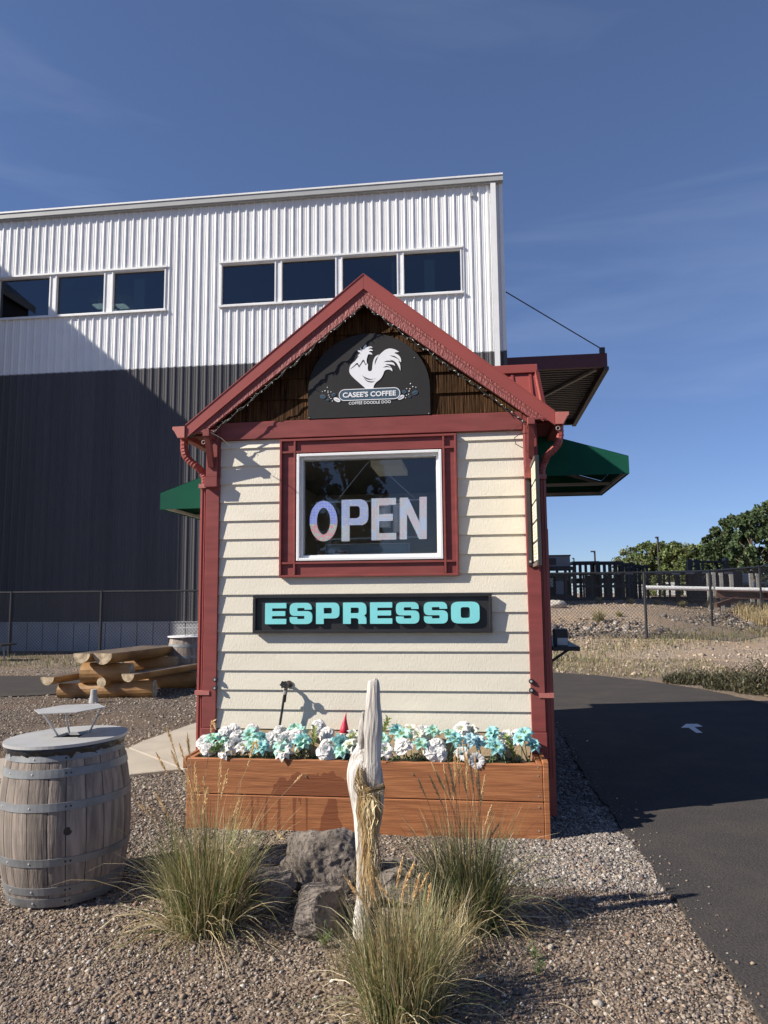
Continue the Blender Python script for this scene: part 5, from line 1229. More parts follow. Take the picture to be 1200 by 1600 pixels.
def clump(loc, n, r0, H, spread, heads, label, seed, dry=.25, skirt=180, green=GREEN, hside=0.0, lean=(0,0)):
    t_ = thing('grass_clump', label, 'ornamental grass', (loc[0], loc[1], 0), 'ornamental grass clumps in the gravel bed')
    Ls = [blades(int(n*(1-dry)*.8), r0, (H*.38, H*1.02), spread, green, .0028, 1.25, seed, lean), blades(int(n*dry*.6), r0, (H*.5, H*1.05), spread*1.1, STRAW, .0026, 1.3, seed+1, lean),
          blades(int(n*dry*.4), r0*.8, (H*.5, H*.95), spread*.6, RUSTY, .0024, .7, seed+2, lean), blades(int(n*.10), r0, (H*.8, H*1.15), 3.2, green+STRAW, .0024, 1.6, seed+7), blades(skirt, r0*1.1, (H*.35, H*.75), 2.5, STRAW, .0026, 1.5, seed+3)]
    V, F, C = merge(Ls); V = V+np.array([loc[0], loc[1], 0]); link('blades', fast_mesh('blades', V, F, m_blade, C), t_, kind='stuff')
    rr = random.Random(seed)
    for k, (px, py, hl, bend) in enumerate(heads):
        dy = rr.uniform(-.1, .12); tip = at(px, py, loc[1]+dy); b = Vector((loc[0]+rr.uniform(-.08, .08), loc[1]+dy*.6, 0)); mid = b.lerp(tip, .55)+Vector(((b.x-tip.x)*.12, 0, .04))
        pth = [Vector(q) for q in spline([b, mid, b.lerp(tip, .85)+Vector((0,0,.01)), tip, tip+Vector((bend, -.01, -abs(bend)*.8))] if bend else [b, mid, tip], 5)]
        st_ = MB(); st_.tube(pth, .0013, 4, c=(.50,.38,.20)); part('seed_stem', st_, m_head, t_)
        # feathery head over the last hl metres
        acc = 0; idx_ = len(pth)-1
        while idx_ > 0 and acc < hl: acc += (pth[idx_]-pth[idx_-1]).length; idx_ -= 1
        hp = pth[idx_:]; hb_ = MB(); tot = len(hp)
        for q in range(int(hl*1500)):
            f = rr.random(); ii = min(tot-2, int(f*(tot-1))); p0 = hp[ii].lerp(hp[ii+1], f*(tot-1)-ii); dr = (hp[ii+1]-hp[ii]).normalized()
            rad = Vector((rr.gauss(0, 1), rr.gauss(0, 1), rr.gauss(0, .3))).normalized(); e = p0+dr*rr.uniform(.008, .020)+rad*rr.uniform(.004, .0135)*math.sin(math.pi*min(1, f*.85+.12))
            s_ = dr.cross(rad).normalized()*.0021; c_ = rr.choice([(.88,.66,.36),(.95,.76,.46),(.74,.52,.27)])
            hb_.add([p0-s_, p0+s_, e+s_*.7, e-s_*.7], [(0,1,2,3)], c_)
        part('seed_head', hb_, m_head, t_)
    return t_
H1 = [(262,1140,.12,0),(246,1180,.10,0),(293,1150,.11,0),(281,1165,.08,0),(305,1195,.12,0),(318,1215,.10,0),(331,1130,.08,.02),(345,1190,.16,0),(356,1205,.10,0),(397,1162,.15,.02),(374,1250,.10,0),(216,1255,.07,0),(243,1240,.09,0),(233,1262,.07,0),(305,1210,.08,0),(311,1228,.07,0),(300,1240,.09,0),(290,1205,.12,0),(420,1290,.05,.07),(352,1318,.05,.05),(470,1212,.05,.0),(324,1235,.1,0),(269,1176,.09,0)]
clump((-1.36, 3.66), 1350, .16, .63, .85, H1, 'left green-gold grass clump with tall seed heads, between barrel and boulders', 11, skirt=240, lean=(-.02, 0))
H2 = [(676,1195,.10,0),(683,1210,.09,0),(694,1200,.12,0),(700,1190,.10,0),(710,1178,.13,0),(716,1172,.12,0),(724,1168,.14,0),(730,1180,.12,0),(735,1190,.10,0),(748,1210,.10,0),(757,1215,.10,0),(767,1262,.09,0),(778,1290,.08,0),(655,1220,.07,0),(672,1214,.09,0),(742,1185,.11,0),(705,1205,.10,0),(719,1196,.12,0)]
clump((-.08, 3.83), 1350, .15, .57, 1.05, H2, 'right dark green grass clump with upright seed heads before the planter', 23, dry=.18, skirt=160, green=[(.08,.115,.035),(.11,.15,.045),(.06,.09,.028),(.19,.21,.08)])
H3 = [(628,1345,.07,0),(636,1368,.07,0),(645,1352,.06,0),(655,1370,.09,0),(667,1368,.08,0),(672,1385,.06,0),(540,1372,.08,0),(548,1385,.09,0),(575,1372,.08,0),(590,1376,.08,0)]
clump((-.33, 3.02), 1450, .15, .49, .85, H3, 'front olive and straw grass clump at the bottom edge of the picture', 37, dry=.42, skirt=260, green=[(.16,.20,.07),(.20,.23,.09),(.12,.16,.05),(.26,.26,.12)], lean=(-.01, 0))
# loose dead grass between the clumps, and fallen stems
V, F, C = blades(420, .16, (.15, .34), .8, STRAW+RUSTY, .0016, .8, 51); V = V+np.array([-.22, 3.45, 0])
V2, F2, C2 = blades(90, .09, (.12, .26), 1.0, STRAW+RUSTY, .0016, .8, 53); V2 = V2+np.array([-.58, 3.30, 0])
V3, F3, C3 = blades(60, .07, (.10, .22), 1.2, [(.30,.30,.22),(.40,.36,.28)], .0018, .8, 54); V3 = V3+np.array([-.40, 4.25, 0])
V, F, C = merge([(V,F,C),(V2,F2,C2),(V3,F3,C3)]); o = link('dead_grass', fast_mesh('dead_grass', V, F, m_blade, C)); o['kind'] = 'stuff'
lt = MB()
for _ in range(70):
    x, y = random.uniform(-2.6, .9), random.uniform(2.5, 5.0); a_ = random.uniform(0, 3.14); l_ = random.uniform(.04, .16); cv = random.uniform(-.03, .03)
    pts = [Vector((x+math.cos(a_)*l_*t_-math.sin(a_)*cv*4*t_*(1-t_), y+math.sin(a_)*l_*t_+math.cos(a_)*cv*4*t_*(1-t_), .016+.01*math.sin(3.14*t_))) for t_ in (0, .25, .5, .75, 1)]
    lt.tube(pts, .0014, 3, c=random.choice([(.6,.5,.34),(.45,.34,.2),(.3,.2,.12)]))
o = link('fallen_stems', lt.mesh('fallen_stems', m_head)); o['kind'] = 'stuff'
def weed(loc, label, n=9, h=.09, seed=1):
    rr = random.Random(seed); mb = MB()
    for k in range(n):
        a_ = rr.uniform(0, 6.28); d = Vector((math.cos(a_)*.6, math.sin(a_)*.6, 1)).normalized(); L_ = rr.uniform(.5, 1)*h; b = Vector((loc[0], loc[1], .0)); mb.tube([b, b+d*L_], .0012, 3, c=(.10,.14,.05))
        for q in range(7):
            p_ = b+d*L_*(.25+.12*q); a2 = q*2.4; petal(mb, p_, (math.cos(a2), math.sin(a2), .35), (0,0,1), .022, .0035, .5, .1, 2, 'point', c=(.11+rr.random()*.05,.19+rr.random()*.05,.06))
    single('weed', mb, m_blade, label, 'weed', 'small green weeds in the gravel')
weed(at(505,1480,3.55)[:2] if False else (-.74, 3.50), 'feathery green weed at the foot of the front boulder', 11, .10, 4)
p_ = on_ground(838, 1525); weed((p_.x, p_.y), 'sparse pale green weed in the gravel right of the front grass clump', 6, .09, 8)
p_ = on_ground(836, 1500); weed((p_.x, p_.y), 'thin green weed just above the other one right of the clumps', 4, .07, 9)
# ================================================================== wine barrel bins
m_staves = [m_oak]
def barrel(loc, label, tilt=0, rot=0, near=True, hood=True, seed=1, H=.80, Rb=.346, Rh=.292, lid=.327):
    rr = random.Random(seed)
    t_ = thing('barrel_bin', label, 'barrel bin', (0, 0, 0), 'wine barrel litter bins')
    def rad(z): f = (z/H-.5)*2; return Rb-(Rb-Rh)*f*f
    n = 24 if near else 16; a = rot; zs = [H*k/12 for k in range(13)]; widths = [rr.uniform(.75, 1.3) for _ in range(n)]; tot = sum(widths)
    for k in range(n):
        da = 2*math.pi*widths[k]/tot; g_ = .006; dr = rr.uniform(-.0015, .002); vs = []; m_ = 4
        for z in zs:
            for j in range(m_+1):
                aa = a+g_+(da-2*g_)*j/m_; r_ = rad(z)+dr-.002*((j/m_-.5)*2)**4; vs.append((r_*math.cos(aa), r_*math.sin(aa), z))
            for j in (m_, 0):
                aa = a+g_+(da-2*g_)*j/m_; r_ = rad(z)-.02; vs.append((r_*math.cos(aa), r_*math.sin(aa), z))
        K = m_+3; fs = []
        for i in range(len(zs)-1):
            for j in range(K): j2 = (j+1) % K; fs.append((i*K+j, i*K+j2, (i+1)*K+j2, (i+1)*K+j))
        mb = MB(); mb.add(vs, fs, (rr.uniform(.7, 1.35),)*3)
        part('stave', mb, m_oak, t_, smooth=False); a += da
    part('barrel_head', MB().lathe([(.001, .03), (Rh-.01, .03)], 32), m_oak, t_)
    hoops = ((.005,.050),(.068,.108),(.215,.255),(.49,.532),(.655,.698),(.735,.765)) if near else ((.01,.06),(.22,.27),(.5,.55),(.69,.74))
    for z0, z1 in hoops:
        hp = MB(); hp.lathe([(rad(z0)-.002, z0), (rad(z0)+.0045, z0+.001), (rad(z1)+.0045, z1-.001), (rad(z1)-.002, z1)], 64)
        h_ = part('hoop', hp, m_hoop, t_, smooth=False)
        if near:
            for q in (rot+3.9+rr.uniform(-.1, .1), rot+3.9+.5, -1.05, -.98):
                zz = (z0+z1)/2; r_ = rad(zz)+.0035; c_ = Vector((r_*math.cos(q), r_*math.sin(q), zz)); d = Vector((math.cos(q), math.sin(q), 0))
                part('rivet', MB().tube([c_, c_+d*.003, c_+d*.004], [.006, .005, .002], 8), m_alu if q > 2 else m_black, h_)
    if near:
        q = -1.02; r_ = Rb-.004; c_ = Vector((r_*math.cos(q), r_*math.sin(q), .385)); d = Vector((math.cos(q), math.sin(q), 0))
        part('bung_hole', MB().tube([c_+d*.0015, c_+d*.0045], .021, 14), mat('dark_bung', (.05,.038,.03), .8), t_)
        ln = MB(); m_ = 72; vs = []
        for z, r0 in ((H+.004, Rh+.012), (H-.012, Rh+.020), (H-.03, Rh+.012), (H-.05, Rh+.012)):
            for k in range(m_):
                aa = 2*math.pi*k/m_; w_ = .004*math.sin(aa*17+z*90)+.003*math.sin(aa*31); zz = z-(.010*math.sin(aa*5)+.012*math.sin(aa*11)) if z < H-.04 else z
                vs.append(((r0+w_)*math.cos(aa), (r0+w_)*math.sin(aa), zz))
        ln.add(vs, [(i*m_+k, i*m_+(k+1) % m_, (i+1)*m_+(k+1) % m_, (i+1)*m_+k) for i in range(3) for k in range(m_)])
        part('bin_liner', ln, m_plastic, t_, smooth=True)
    # lid disc with a square opening
    hs_ = .078; cxl, cyl = .02, .02; m_ = 64; sq_ = []
    def sqp(aa):
        c_, s_ = math.cos(aa), math.sin(aa); k = hs_/max(abs(c_), abs(s_)); return (cxl+c_*k, cyl+s_*k)
    L_ = MB(); vs = []
    for z in (H+.004, H+.020):
        for k in range(m_): aa = 2*math.pi*(k+.5)/m_; vs.append((lid*math.cos(aa), lid*math.sin(aa), z))
        for k in range(m_): aa = 2*math.pi*(k+.5)/m_; x, y = sqp(aa); vs.append((x, y, z))
    fs = []
    for k in range(m_):
        k2 = (k+1) % m_
        fs += [(k2, k, m_+k, m_+k2), (2*m_+k, 2*m_+k2, 3*m_+k2, 3*m_+k), (k, k2, 2*m_+k2, 2*m_+k), (m_+k2, m_+k, 3*m_+k, 3*m_+k2)]
    L_.add(vs, fs); lidm = m_alu if near else m_white
    lo_ = part('lid', L_, lidm, t_)
    if near: part('bin_interior', MB().lathe([(.001, H-.30), (.2, H-.30), (.22, H-.004)], 24), m_black, t_)
    if hood:
        hx0 = []; rr_h = .205; off = math.radians(8)
        for k in range(6): aa = off+k*math.pi/3; hx0.append((cxl-.01+rr_h*math.cos(aa), cyl-.01+rr_h*math.sin(aa)*.92))
        ho = part('hood', MB().slab(hx0, H+.165, H+.169), m_alu, t_)
        for bx, by, tx_, ty_ in ((-.055,-.05,-.085,-.155),(-.050,.055,-.06,.02),(.075,.05,.165,.02)):
            part('hood_leg', MB().tube([(cxl+bx, cyl+by, H+.02), (cxl+tx_, cyl+ty_, H+.166)], .0055, 8), m_alu, ho)
    t_.rotation_euler = (0, R(tilt), 0); t_.location = (loc[0], loc[1], 0)
    return t_
barrel((-2.315, 4.05), 'large weathered wine barrel bin with grey metal lid and raised hood at the left edge', tilt=-1.8, rot=.3, seed=3)
barrel((-5.33, 13.2), 'distant grey wine barrel bin standing behind the log picnic table', rot=.1, near=False, hood=True, seed=5, H=.86, Rb=.36, Rh=.31, lid=.36)
p_ = on_ground(146, 1098)
ps = MB(); ps.lathe([(.075, -.02), (.062, .05), (.050, .12), (.045, .20), (.001, .205)], 20, p_.x, p_.y)
single('pipe_stub', ps, m_concwall, 'small grey cone-shaped pipe stub in the gravel before the picnic table', 'pipe stub', smooth=False)

# ================================================================== log picnic table
m_logs = m_log
tb = thing('picnic_table', 'rustic picnic table of peeled logs with split-log top and two benches', 'picnic table', (-5.7, 11.6, 0))
def logp(name, a, b, r, half=False, n=18, top=None, seed=0, label=None, r2=None):
    """round log, or split log with its flat side up"""
    a = Vector(a); b = Vector(b); d = (b-a).normalized(); sd = d.cross(Vector((0,0,1))).normalized(); u = sd.cross(d); N = 12; vs = []; r2 = r2 or r
    prf = [(math.cos(-math.pi*k/(n-1)), math.sin(-math.pi*k/(n-1))) for k in range(n)] if half else [(math.cos(2*math.pi*k/n), math.sin(2*math.pi*k/n)) for k in range(n)]
    for i in range(N+1):
        c_ = a.lerp(b, i/N); rr_ = r+(r2-r)*i/N
        for j, (x, y) in enumerate(prf):
            w_ = 1+.05*noise.noise(Vector((i*.35+seed, x*1.5, y*1.5))) ; flat = half and j in (0, n-1)
            vs.append(c_+(sd*x*w_+u*(y*w_ if not flat else 0))*rr_)
    K = len(prf); fs = []; ms = []
    mb = MB()
    body = []
    for i in range(N):
        for j in range(K if not half else K-1): j2 = (j+1) % K; body.append((i*K+j, (i+1)*K+j, (i+1)*K+j2, i*K+j2))
    mb.add(vs, body, m=0)
    if half: mb.f += [(i*K, i*K+K-1, (i+1)*K+K-1, (i+1)*K) for i in range(N)]; mb.c += [None]*N; mb.m += [2]*N
    mb.f += [tuple(range(K)), tuple(reversed(range(N*K, N*K+K)))]; mb.c += [None, None]; mb.m += [1, 1]
    me = mb.mesh(name, [m_logs, m_logend, m_logtop]); 
    return link(name, me, tb, label=label)
# world layout: cross logs run left-right, long axis straight back
TY = 11.15; dirv = Vector((.125, .99, 0)).normalized(); sdv = Vector((.995, .10, 0)).normalized(); A0 = at(147, 1021, TY); A0.z = 0
def W(l, s, z): p_ = A0+dirv*l+sdv*s; return (p_.x, p_.y, z)
zt_ = at(147, 1021, TY).z
for k, (s, r_, s2, r2_) in enumerate(((-.20,.150,-.25,.17),(.135,.175,.10,.18))): logp('top_log', W(0, s, zt_), W(2.0, s2+.05, zt_-.01), r_, True, seed=k, r2=r2_)
zb_ = at(79, 1057, TY).z; sb_ = (at(79, 1057, TY)-A0).x
logp('bench_log', W(-.02, sb_, zb_), W(1.95, sb_, zb_), .125, True, seed=5)
zb2 = at(203, 1053, TY).z; sb2 = (at(203, 1053, TY)-A0).x
logp('bench_log', W(-.10, sb2, zb2), W(2.1, sb2+.20, zb2), .120, True, seed=7)
for l, ex in ((.32, 0), (1.55, .10)):
    logp('cross_log', W(l, sb_-.02, zb_-.135-.13), W(l, sb2+.20+ex, zb2-.145-.13), .125, seed=l*3, r2=.14)
    logp('pedestal_log', W(l, -.36, zt_-.175-.155), W(l, .42+ex, zt_-.175-.155), .172, seed=l*5, r2=.15)
logp('stretcher_log', W(.10, .07, zb_-.10), W(1.6, .07, zb_-.08), .08, seed=11)

# ================================================================== chain-link fences
m_mesh = mat('black_vinyl_wire', (.018,.018,.020), .5, .1)
def fence(name, label, pts, h, posts_h=None, pitch=.064, wr=.0038, group=None, post_at=None, zf=None):
    t_ = thing(name, label, 'chain-link fence', (pts[0][0], pts[0][1], pts[0][2]), 'black chain-link fences')
    for p_ in (post_at or pts):
        part('post', MB().tube([(p_[0], p_[1], p_[2]-.3), (p_[0], p_[1], p_[2]+h+.02)], .036, 8), m_mesh, t_)
    wm = MB()
    for a, b in zip(pts, pts[1:]):
        a = Vector(a); b = Vector(b); ln = Vector((b.x-a.x, b.y-a.y)).length; dz = b.z-a.z
        part('top_rail', MB().tube([a+Vector((0,0,h)), b+Vector((0,0,h))], .024, 6), m_mesh, t_)
        def Q(s, z): f = s/ln; return Vector((a.x+(b.x-a.x)*f, a.y+(b.y-a.y)*f, a.z+dz*f+z))
        s = -h
        while s < ln:
            s0, z0 = s, .02; s1, z1 = s+h, h
            if s0 < 0: z0 += -s0; s0 = 0
            if s1 > ln: z1 -= s1-ln; s1 = ln
            if s1 > s0+.02:
                wm.tube([Q(s0, z0), Q(s1, z1)], wr, 3, cap=False)
                wm.tube([Q(ln-s0, z0)+Vector((0,-.006,0)), Q(ln-s1, z1)+Vector((0,-.006,0))], wr, 3, cap=False)
            s += pitch*1.414
    part('wire_mesh', wm, m_mesh, t_, kind='stuff')
    return t_
xs_ = [-20.0+2.56*k for k in range(7)]; xs_ = [-22.54, -19.98, -17.42, -14.86, -12.30, -9.76, -7.05, -4.4, -1.8]
fence('chain_link_fence', 'black chain-link fence in front of the warehouse on the left', [(x, 18.3, 0) for x in xs_], 1.75)
def hz(x, y): return float(height(x, y))
RP = [(-1.2,20.0),(1.55,20.0),(4.32,20.0),(7.0,23.5),(9.70,27.0),(12.4,30.5),(15.1,34)]
fence('chain_link_fence', 'black chain-link fence crossing the gravel bank on the right', [(x, y, hz(x, y)) for x, y in RP], 1.72)

# plants, weeds and rocks of the bank
V, F, C = [], [], []; 
def grass_field(n, xr, yr, keep, H, cols, seed, w=.004):
    rr = np.random.default_rng(seed); x = rr.uniform(*xr, n); y = rr.uniform(*yr, n); k = keep(x, y, rr); x, y = x[k], y[k]; n = len(x); z = height(x, y)
    h_ = rr.uniform(*H, n); a = rr.uniform(0, 6.28, n); lean = rr.uniform(0, .6, n)*h_; b = rr.uniform(0, 3.14, n)
    P0 = np.stack([x, y, z], -1); s_ = np.stack([np.cos(b)*w, np.sin(b)*w, 0*b], -1); T = P0+np.stack([np.cos(a)*lean, np.sin(a)*lean, h_], -1)
    Mi = P0+np.stack([np.cos(a)*lean*.35, np.sin(a)*lean*.35, h_*.6], -1)
    V = np.stack([P0-s_, P0+s_, Mi+s_*.8, Mi-s_*.8, T+s_*.1, T-s_*.1], 1); F = np.array([[0,1,2,3],[3,2,4,5]])[None]+(np.arange(n)*6)[:,None,None]
    cc = np.array(cols); C = np.repeat(cc[rr.integers(0, len(cc), n)]*rr.uniform(.7, 1.3, (n,1)), 2, 0); return V.reshape(-1, 3), F.reshape(-1, 4), C
DRYG = [(.28,.235,.115),(.24,.235,.09),(.15,.18,.06),(.36,.29,.16),(.26,.19,.10),(.12,.155,.055)]
def band(x, y, rr):
    c0 = np.interp(x, [.5, 2, 4, 7, 10, 12], [17.5, 17.8, 19.2, 22.0, 25.2, 26]); d = np.abs(y-c0)/np.interp(x, [.5, 3, 6, 12], [2.2, 2.0, 1.4, 1.6]); pt_ = .5+.5*fbm(x, y, .9, 5)
    return (rr.uniform(0, 1, x.shape) < np.clip(1.15-d, 0, 1)*(.35+.65*np.clip(pt_, 0, 1)))
g1 = grass_field(36000, (.3, 13), (15.3, 28), band, (.03, .17), DRYG, 3, .008)
g2 = grass_field(9000, (1.0, 5), (14.6, 17.3), lambda x, y, rr: (~inside(drive, x, y)) & (rr.uniform(0,1,x.shape) < .3), (.02, .08), [(.34,.28,.17),(.28,.23,.13),(.20,.20,.09)], 4, .007)
g3 = grass_field(5000, (-15, -3), (15.6, 18.4), lambda x, y, rr: rr.uniform(0,1,x.shape) < .55, (.03, .14), DRYG, 6, .006)
g4 = grass_field(3500, (8.8, 12), (25.3, 27.5), lambda x, y, rr: rr.uniform(0,1,x.shape) < .8, (.2, .5), [(.60,.48,.28),(.50,.40,.22)], 8, .010)
V, F, C = merge([g1, g2, g3, g4]); o = link('dry_grass', fast_mesh('dry_grass', V, F, m_blade, C)); o['kind'] = 'stuff'
# low dark shrubs bordering the driveway
def bushm(n, c, r_, h_, cols, seed, leaf=.022):
    rr = np.random.default_rng(seed); a = rr.uniform(0, 6.28, n); q = np.sqrt(rr.uniform(0, 1, n)); z = rr.uniform(.02, 1, n)*h_*(1-q**2*.7)*rr.uniform(.5, 1.15, n)
    P = np.stack([c[0]+np.cos(a)*q*r_[0], c[1]+np.sin(a)*q*r_[1], c[2]+z], -1); d = rr.normal(size=(n,3)); d[:,2] = np.abs(d[:,2])*1.6; d /= np.linalg.norm(d, axis=1)[:,None]
    s_ = np.cross(d, rr.normal(size=(n,3))); s_ /= np.linalg.norm(s_, axis=1)[:,None]; l_ = leaf*rr.uniform(.7, 1.5, (n,1))
    V = np.stack([P-s_*l_*.25, P+s_*l_*.25, P+s_*l_*.2+d*l_*2, P-s_*l_*.2+d*l_*2], 1); F = np.arange(n*4).reshape(n, 4); cc = np.array(cols)
    return V.reshape(-1, 3), F, cc[rr.integers(0, len(cc), n)]*rr.uniform(.6, 1.3, (n,1))
sb = []; k = 0
for (x, y, rx, ry, h_) in ((3.75,13.9,.5,.4,.22),(4.15,13.1,.45,.4,.32),(4.45,12.6,.45,.45,.50),(4.75,12.1,.45,.4,.36),(4.95,11.4,.4,.5,.46),(5.3,12.6,.6,.6,.36),(5.15,10.6,.4,.6,.40),(5.6,11.6,.5,.6,.38)):
    k += 1; V, F, C = bushm(3200, (x, y, hz(x, y)), (rx, ry), h_, [(.055,.06,.032),(.075,.07,.036),(.11,.085,.045),(.035,.042,.022),(.13,.125,.06)], 60+k, .022)
    lab = ['lowest leftmost dark sage shrub at the driveway edge, furthest back','second dark sage shrub from the left at the driveway edge','third sage shrub along the driveway edge, one of the tallest','fourth sage shrub along the driveway edge','sage shrub nearest the right picture edge beside the asphalt','sage shrub standing behind the driveway-edge row','sage shrub just beyond the right picture edge, near','sage shrub at the right picture edge behind the front row'][k-1]
    t_ = thing('sage_shrub', lab, 'shrub', (x, y, 0), 'sage shrubs along the driveway edge')
    link('foliage', fast_mesh('foliage', V, F, m_blade, C), t_)
    st_ = MB()
    for q in range(7): a_ = q*.9; st_.tube([(x, y, 0), (x+.2*math.cos(a_), y+.2*math.sin(a_), h_*.7)], [.012, .004], 4, c=(.16,.12,.08))
    part('stems', st_, m_head, t_)
# grass tufts up on the bank
tufts = [(322+840*0,0)]
TF = [((936,942),(.16),'left-hand small tuft near the top of the gravel bank'),((985,943),.16,'second small tuft from the left near the top of the bank'),((936,971),.30,'olive tuft above the left end of the riprap'),((1027,945),.13,'sparse straw tuft in the middle of the bank'),((1067,949),.18,'tuft on the bank right of the fence post'),((1113,953),.26,'taller tuft at the foot of the leaning beam'),((1160,956),.26,'wide tuft near the right fence post'),((1199,952),.2,'tuft cut by the right picture edge'),((968,965),.15,'straw tuft just above the riprap')]
for i, ((px, py), s_, lab) in enumerate(TF):
    # march the pixel ray to the terrain
    d = RT*((px-600)/CF)+UP*((800-py)/CF)+_fw; s = 15.0
    while s < 60 and EYE.z+d.z*s > hz(d.x*s, d.y*s): s += .1
    x, y = d.x*s, d.y*s; V, F, C = blades(260, s_*.4, (s_*.7, s_*1.6), 1.1, [(.20,.22,.09),(.30,.28,.12),(.42,.36,.2)], .006, .8, 80+i)
    t_ = thing('grass_tuft', lab, 'grass tuft', (x, y, hz(x, y)), 'grass tufts on the gravel bank'); link('blades', fast_mesh('blades', V+np.array([x, y, hz(x, y)]), F, m_blade, C), t_, kind='stuff')
d = RT*((870-600)/CF)+UP*((800-951)/CF)+_fw; s = 15.0
while EYE.z+d.z*s > hz(d.x*s, d.y*s): s += .1
b_ = boulder('boulder', (d.x*s, d.y*s), (.34,.25,.25), 31, 'pale rounded boulder on the gravel bank beside the kiosk edge', .3, .5, sub=3, mt=mat('pale_boulder', (.42,.38,.33), .9, .2, 4, bump=.5)); b_.location.z = hz(d.x*s, d.y*s)+.1; b_['group'] = 'pale boulder on the bank'
del b_['group']

# ================================================================== storage yard behind the fence (z = 1.3)
GZ = 1.31
def rack(x0, x1, y0, y1, z0, z1, bays, label, shelves=(0,1), mt=None, panels=True):
    t_ = thing('storage_rack', label, 'storage rack', ((x0+x1)/2, y0, z0), 'black steel racks in the yard')
    for k in range(bays+1):
        x = x0+(x1-x0)*k/bays
        for y in (y0, y1): part('upright', MB().box(x-.05, x+.05, y-.05, y+.05, z0, z1), mt or m_rack, t_)
    for f in shelves:
        z = z0+(z1-z0)*f
        part('shelf', MB().box(x0-.08, x1+.08, y0-.08, y1+.08, z-.10, z), mt or m_rack, t_)
    return t_
def X32(px, Y): return at(px, 910, Y).x
def Z32(px, py, Y): return at(px, py, Y).z
rack(X32(898,32), X32(934,32), 32, 33.6, GZ, Z32(915,877,32), 4, 'tall black rack left of the yard, under the nearest street lamp', (0,.5,.56,1))
rack(X32(937,33), X32(972,33), 33, 34.6, GZ, Z32(955,877,33), 4, 'second tall black rack in the yard, middle', (0,.5,.56,1))
rack(X32(974,34), X32(990,34), 34, 35.6, GZ, Z32(980,880,34), 3, 'third slightly lower black rack in the yard', (0,.5,1))
rack(X32(992,36), X32(1012,36), 36, 37.6, GZ, Z32(1000,883,36), 3, 'small far black rack against the trees', (0,.5,1))
# stacked dark frames (lower tier), each with a few infill panels
r_ = random.Random(5)
for i, (a, b, Y, top) in enumerate(((899,938,30.2,894),(939,962,30.4,894),(963,983,30.6,894),(1030,1046,31,893),(1056,1077,30.5,894),(1078,1104,30.3,893),(1106,1138,30.5,893))):
    x0, x1 = X32(a, Y), X32(b, Y); zt = Z32((a+b)/2, top, Y)
    t_ = thing('steel_cage', ['wide black cage directly right of the grey crates','narrow black cage left of centre','broad black cage behind the left fence post','slim black cage right of the fence post','black cage between the white crates and the forklift','black cage below the forklift mast','black cage below the forklift guard'][i], 'steel cage', ((x0+x1)/2, Y, GZ), 'stacked black steel cages')
    nb = max(2, int((x1-x0)/.28))
    for k in range(nb+1):
        x = x0+(x1-x0)*k/nb
        if r_.random() < .8: part('bar', MB().box(x-.035, x+.035, Y-.04, Y+.04, GZ, zt), m_rack, t_)
    part('base_rail', MB().box(x0-.05, x1+.05, Y-.06, Y+1.3, GZ, GZ+.12), m_rack, t_); part('top_rail', MB().box(x0-.05, x1+.05, Y-.06, Y+1.3, zt-.09, zt), m_rack, t_)
    part('mid_rail', MB().box(x0-.05, x1+.05, Y-.05, Y+.05, (GZ+zt)/2-.05, (GZ+zt)/2+.05), m_rack, t_)
    for k in range(0 if i == 3 else 2 if i in (0,2,5,6) else 1):
        xa = x0+(x1-x0)*r_.uniform(0, .6); part('panel', MB().box(xa, xa+(x1-x0)*.38, Y+.3+.2*k, Y+.36+.2*k, GZ+.12, zt-.12), m_rack, t_)
    for x in (x0, x1): part('corner_bracket', MB().box(x-.16, x+.16, Y-.075, Y-.062, zt-.09, zt-.02), m_galv, t_)
# grey crates at left
Y = 29.5
t_ = thing('grey_cabinet', 'grey sheet-metal cabinet on top of the stack beside the kiosk edge', 'cabinet', (X32(873,Y), Y, 2.6))
x0, x1 = X32(845,Y), X32(892,Y); z0, z1 = Z32(873,885,Y), Z32(873,869,Y)
part('cabinet_body', MB().box(x0, x1, Y, Y+1.6, z0, z1), m_greybox, t_); part('top_lip', MB().box(x0-.03, x1+.03, Y-.03, Y+1.6, z1, z1+.05), m_blackmetal, t_)
part('opening_slab', MB().box(X32(852,Y), X32(870,Y), Y-.03, Y-.002, z0+.06, z1-.08), m_black, t_)  # black slab on the cabinet face, standing in for the shade of a recess
t_ = thing('machine_stack', 'dark machinery with grey doors under the grey cabinet in the yard', 'machinery', (X32(873,Y), Y, GZ))
zt = z0-.01
for k in range(5): x = X32(845,Y)+(X32(897,Y)-X32(845,Y))*k/4; part('upright', MB().box(x-.05, x+.05, Y-.05, Y+.05, GZ, zt), m_rack, t_)
part('deck', MB().box(X32(845,Y), X32(898,Y), Y-.06, Y+1.5, zt-.12, zt), m_rack, t_)
part('deck', MB().box(X32(845,Y), X32(898,Y), Y-.06, Y+1.5, Z32(873,897,Y)-.1, Z32(873,897,Y)), m_rack, t_)
part('deck', MB().box(X32(845,Y), X32(898,Y), Y-.06, Y+1.5, GZ, GZ+.2), m_rack, t_)
part('back_panel', MB().box(X32(845,Y), X32(898,Y), Y+1.4, Y+1.5, GZ, Z32(873,897,Y)), m_rack, t_)
part('door', MB().box(X32(868,Y), X32(880,Y), Y-.1, Y-.062, GZ+.25, Z32(873,908,Y)), m_greybox, t_)
part('door', MB().box(X32(872,Y), X32(890,Y), Y+.2, Y+.25, Z32(873,907,Y), Z32(873,899,Y)), m_greybox, t_)
part('lamp_cover', MB().box(X32(859,Y), X32(864,Y), Y-.1, Y-.065, Z32(873,917,Y), Z32(873,903,Y)), m_galv, t_)
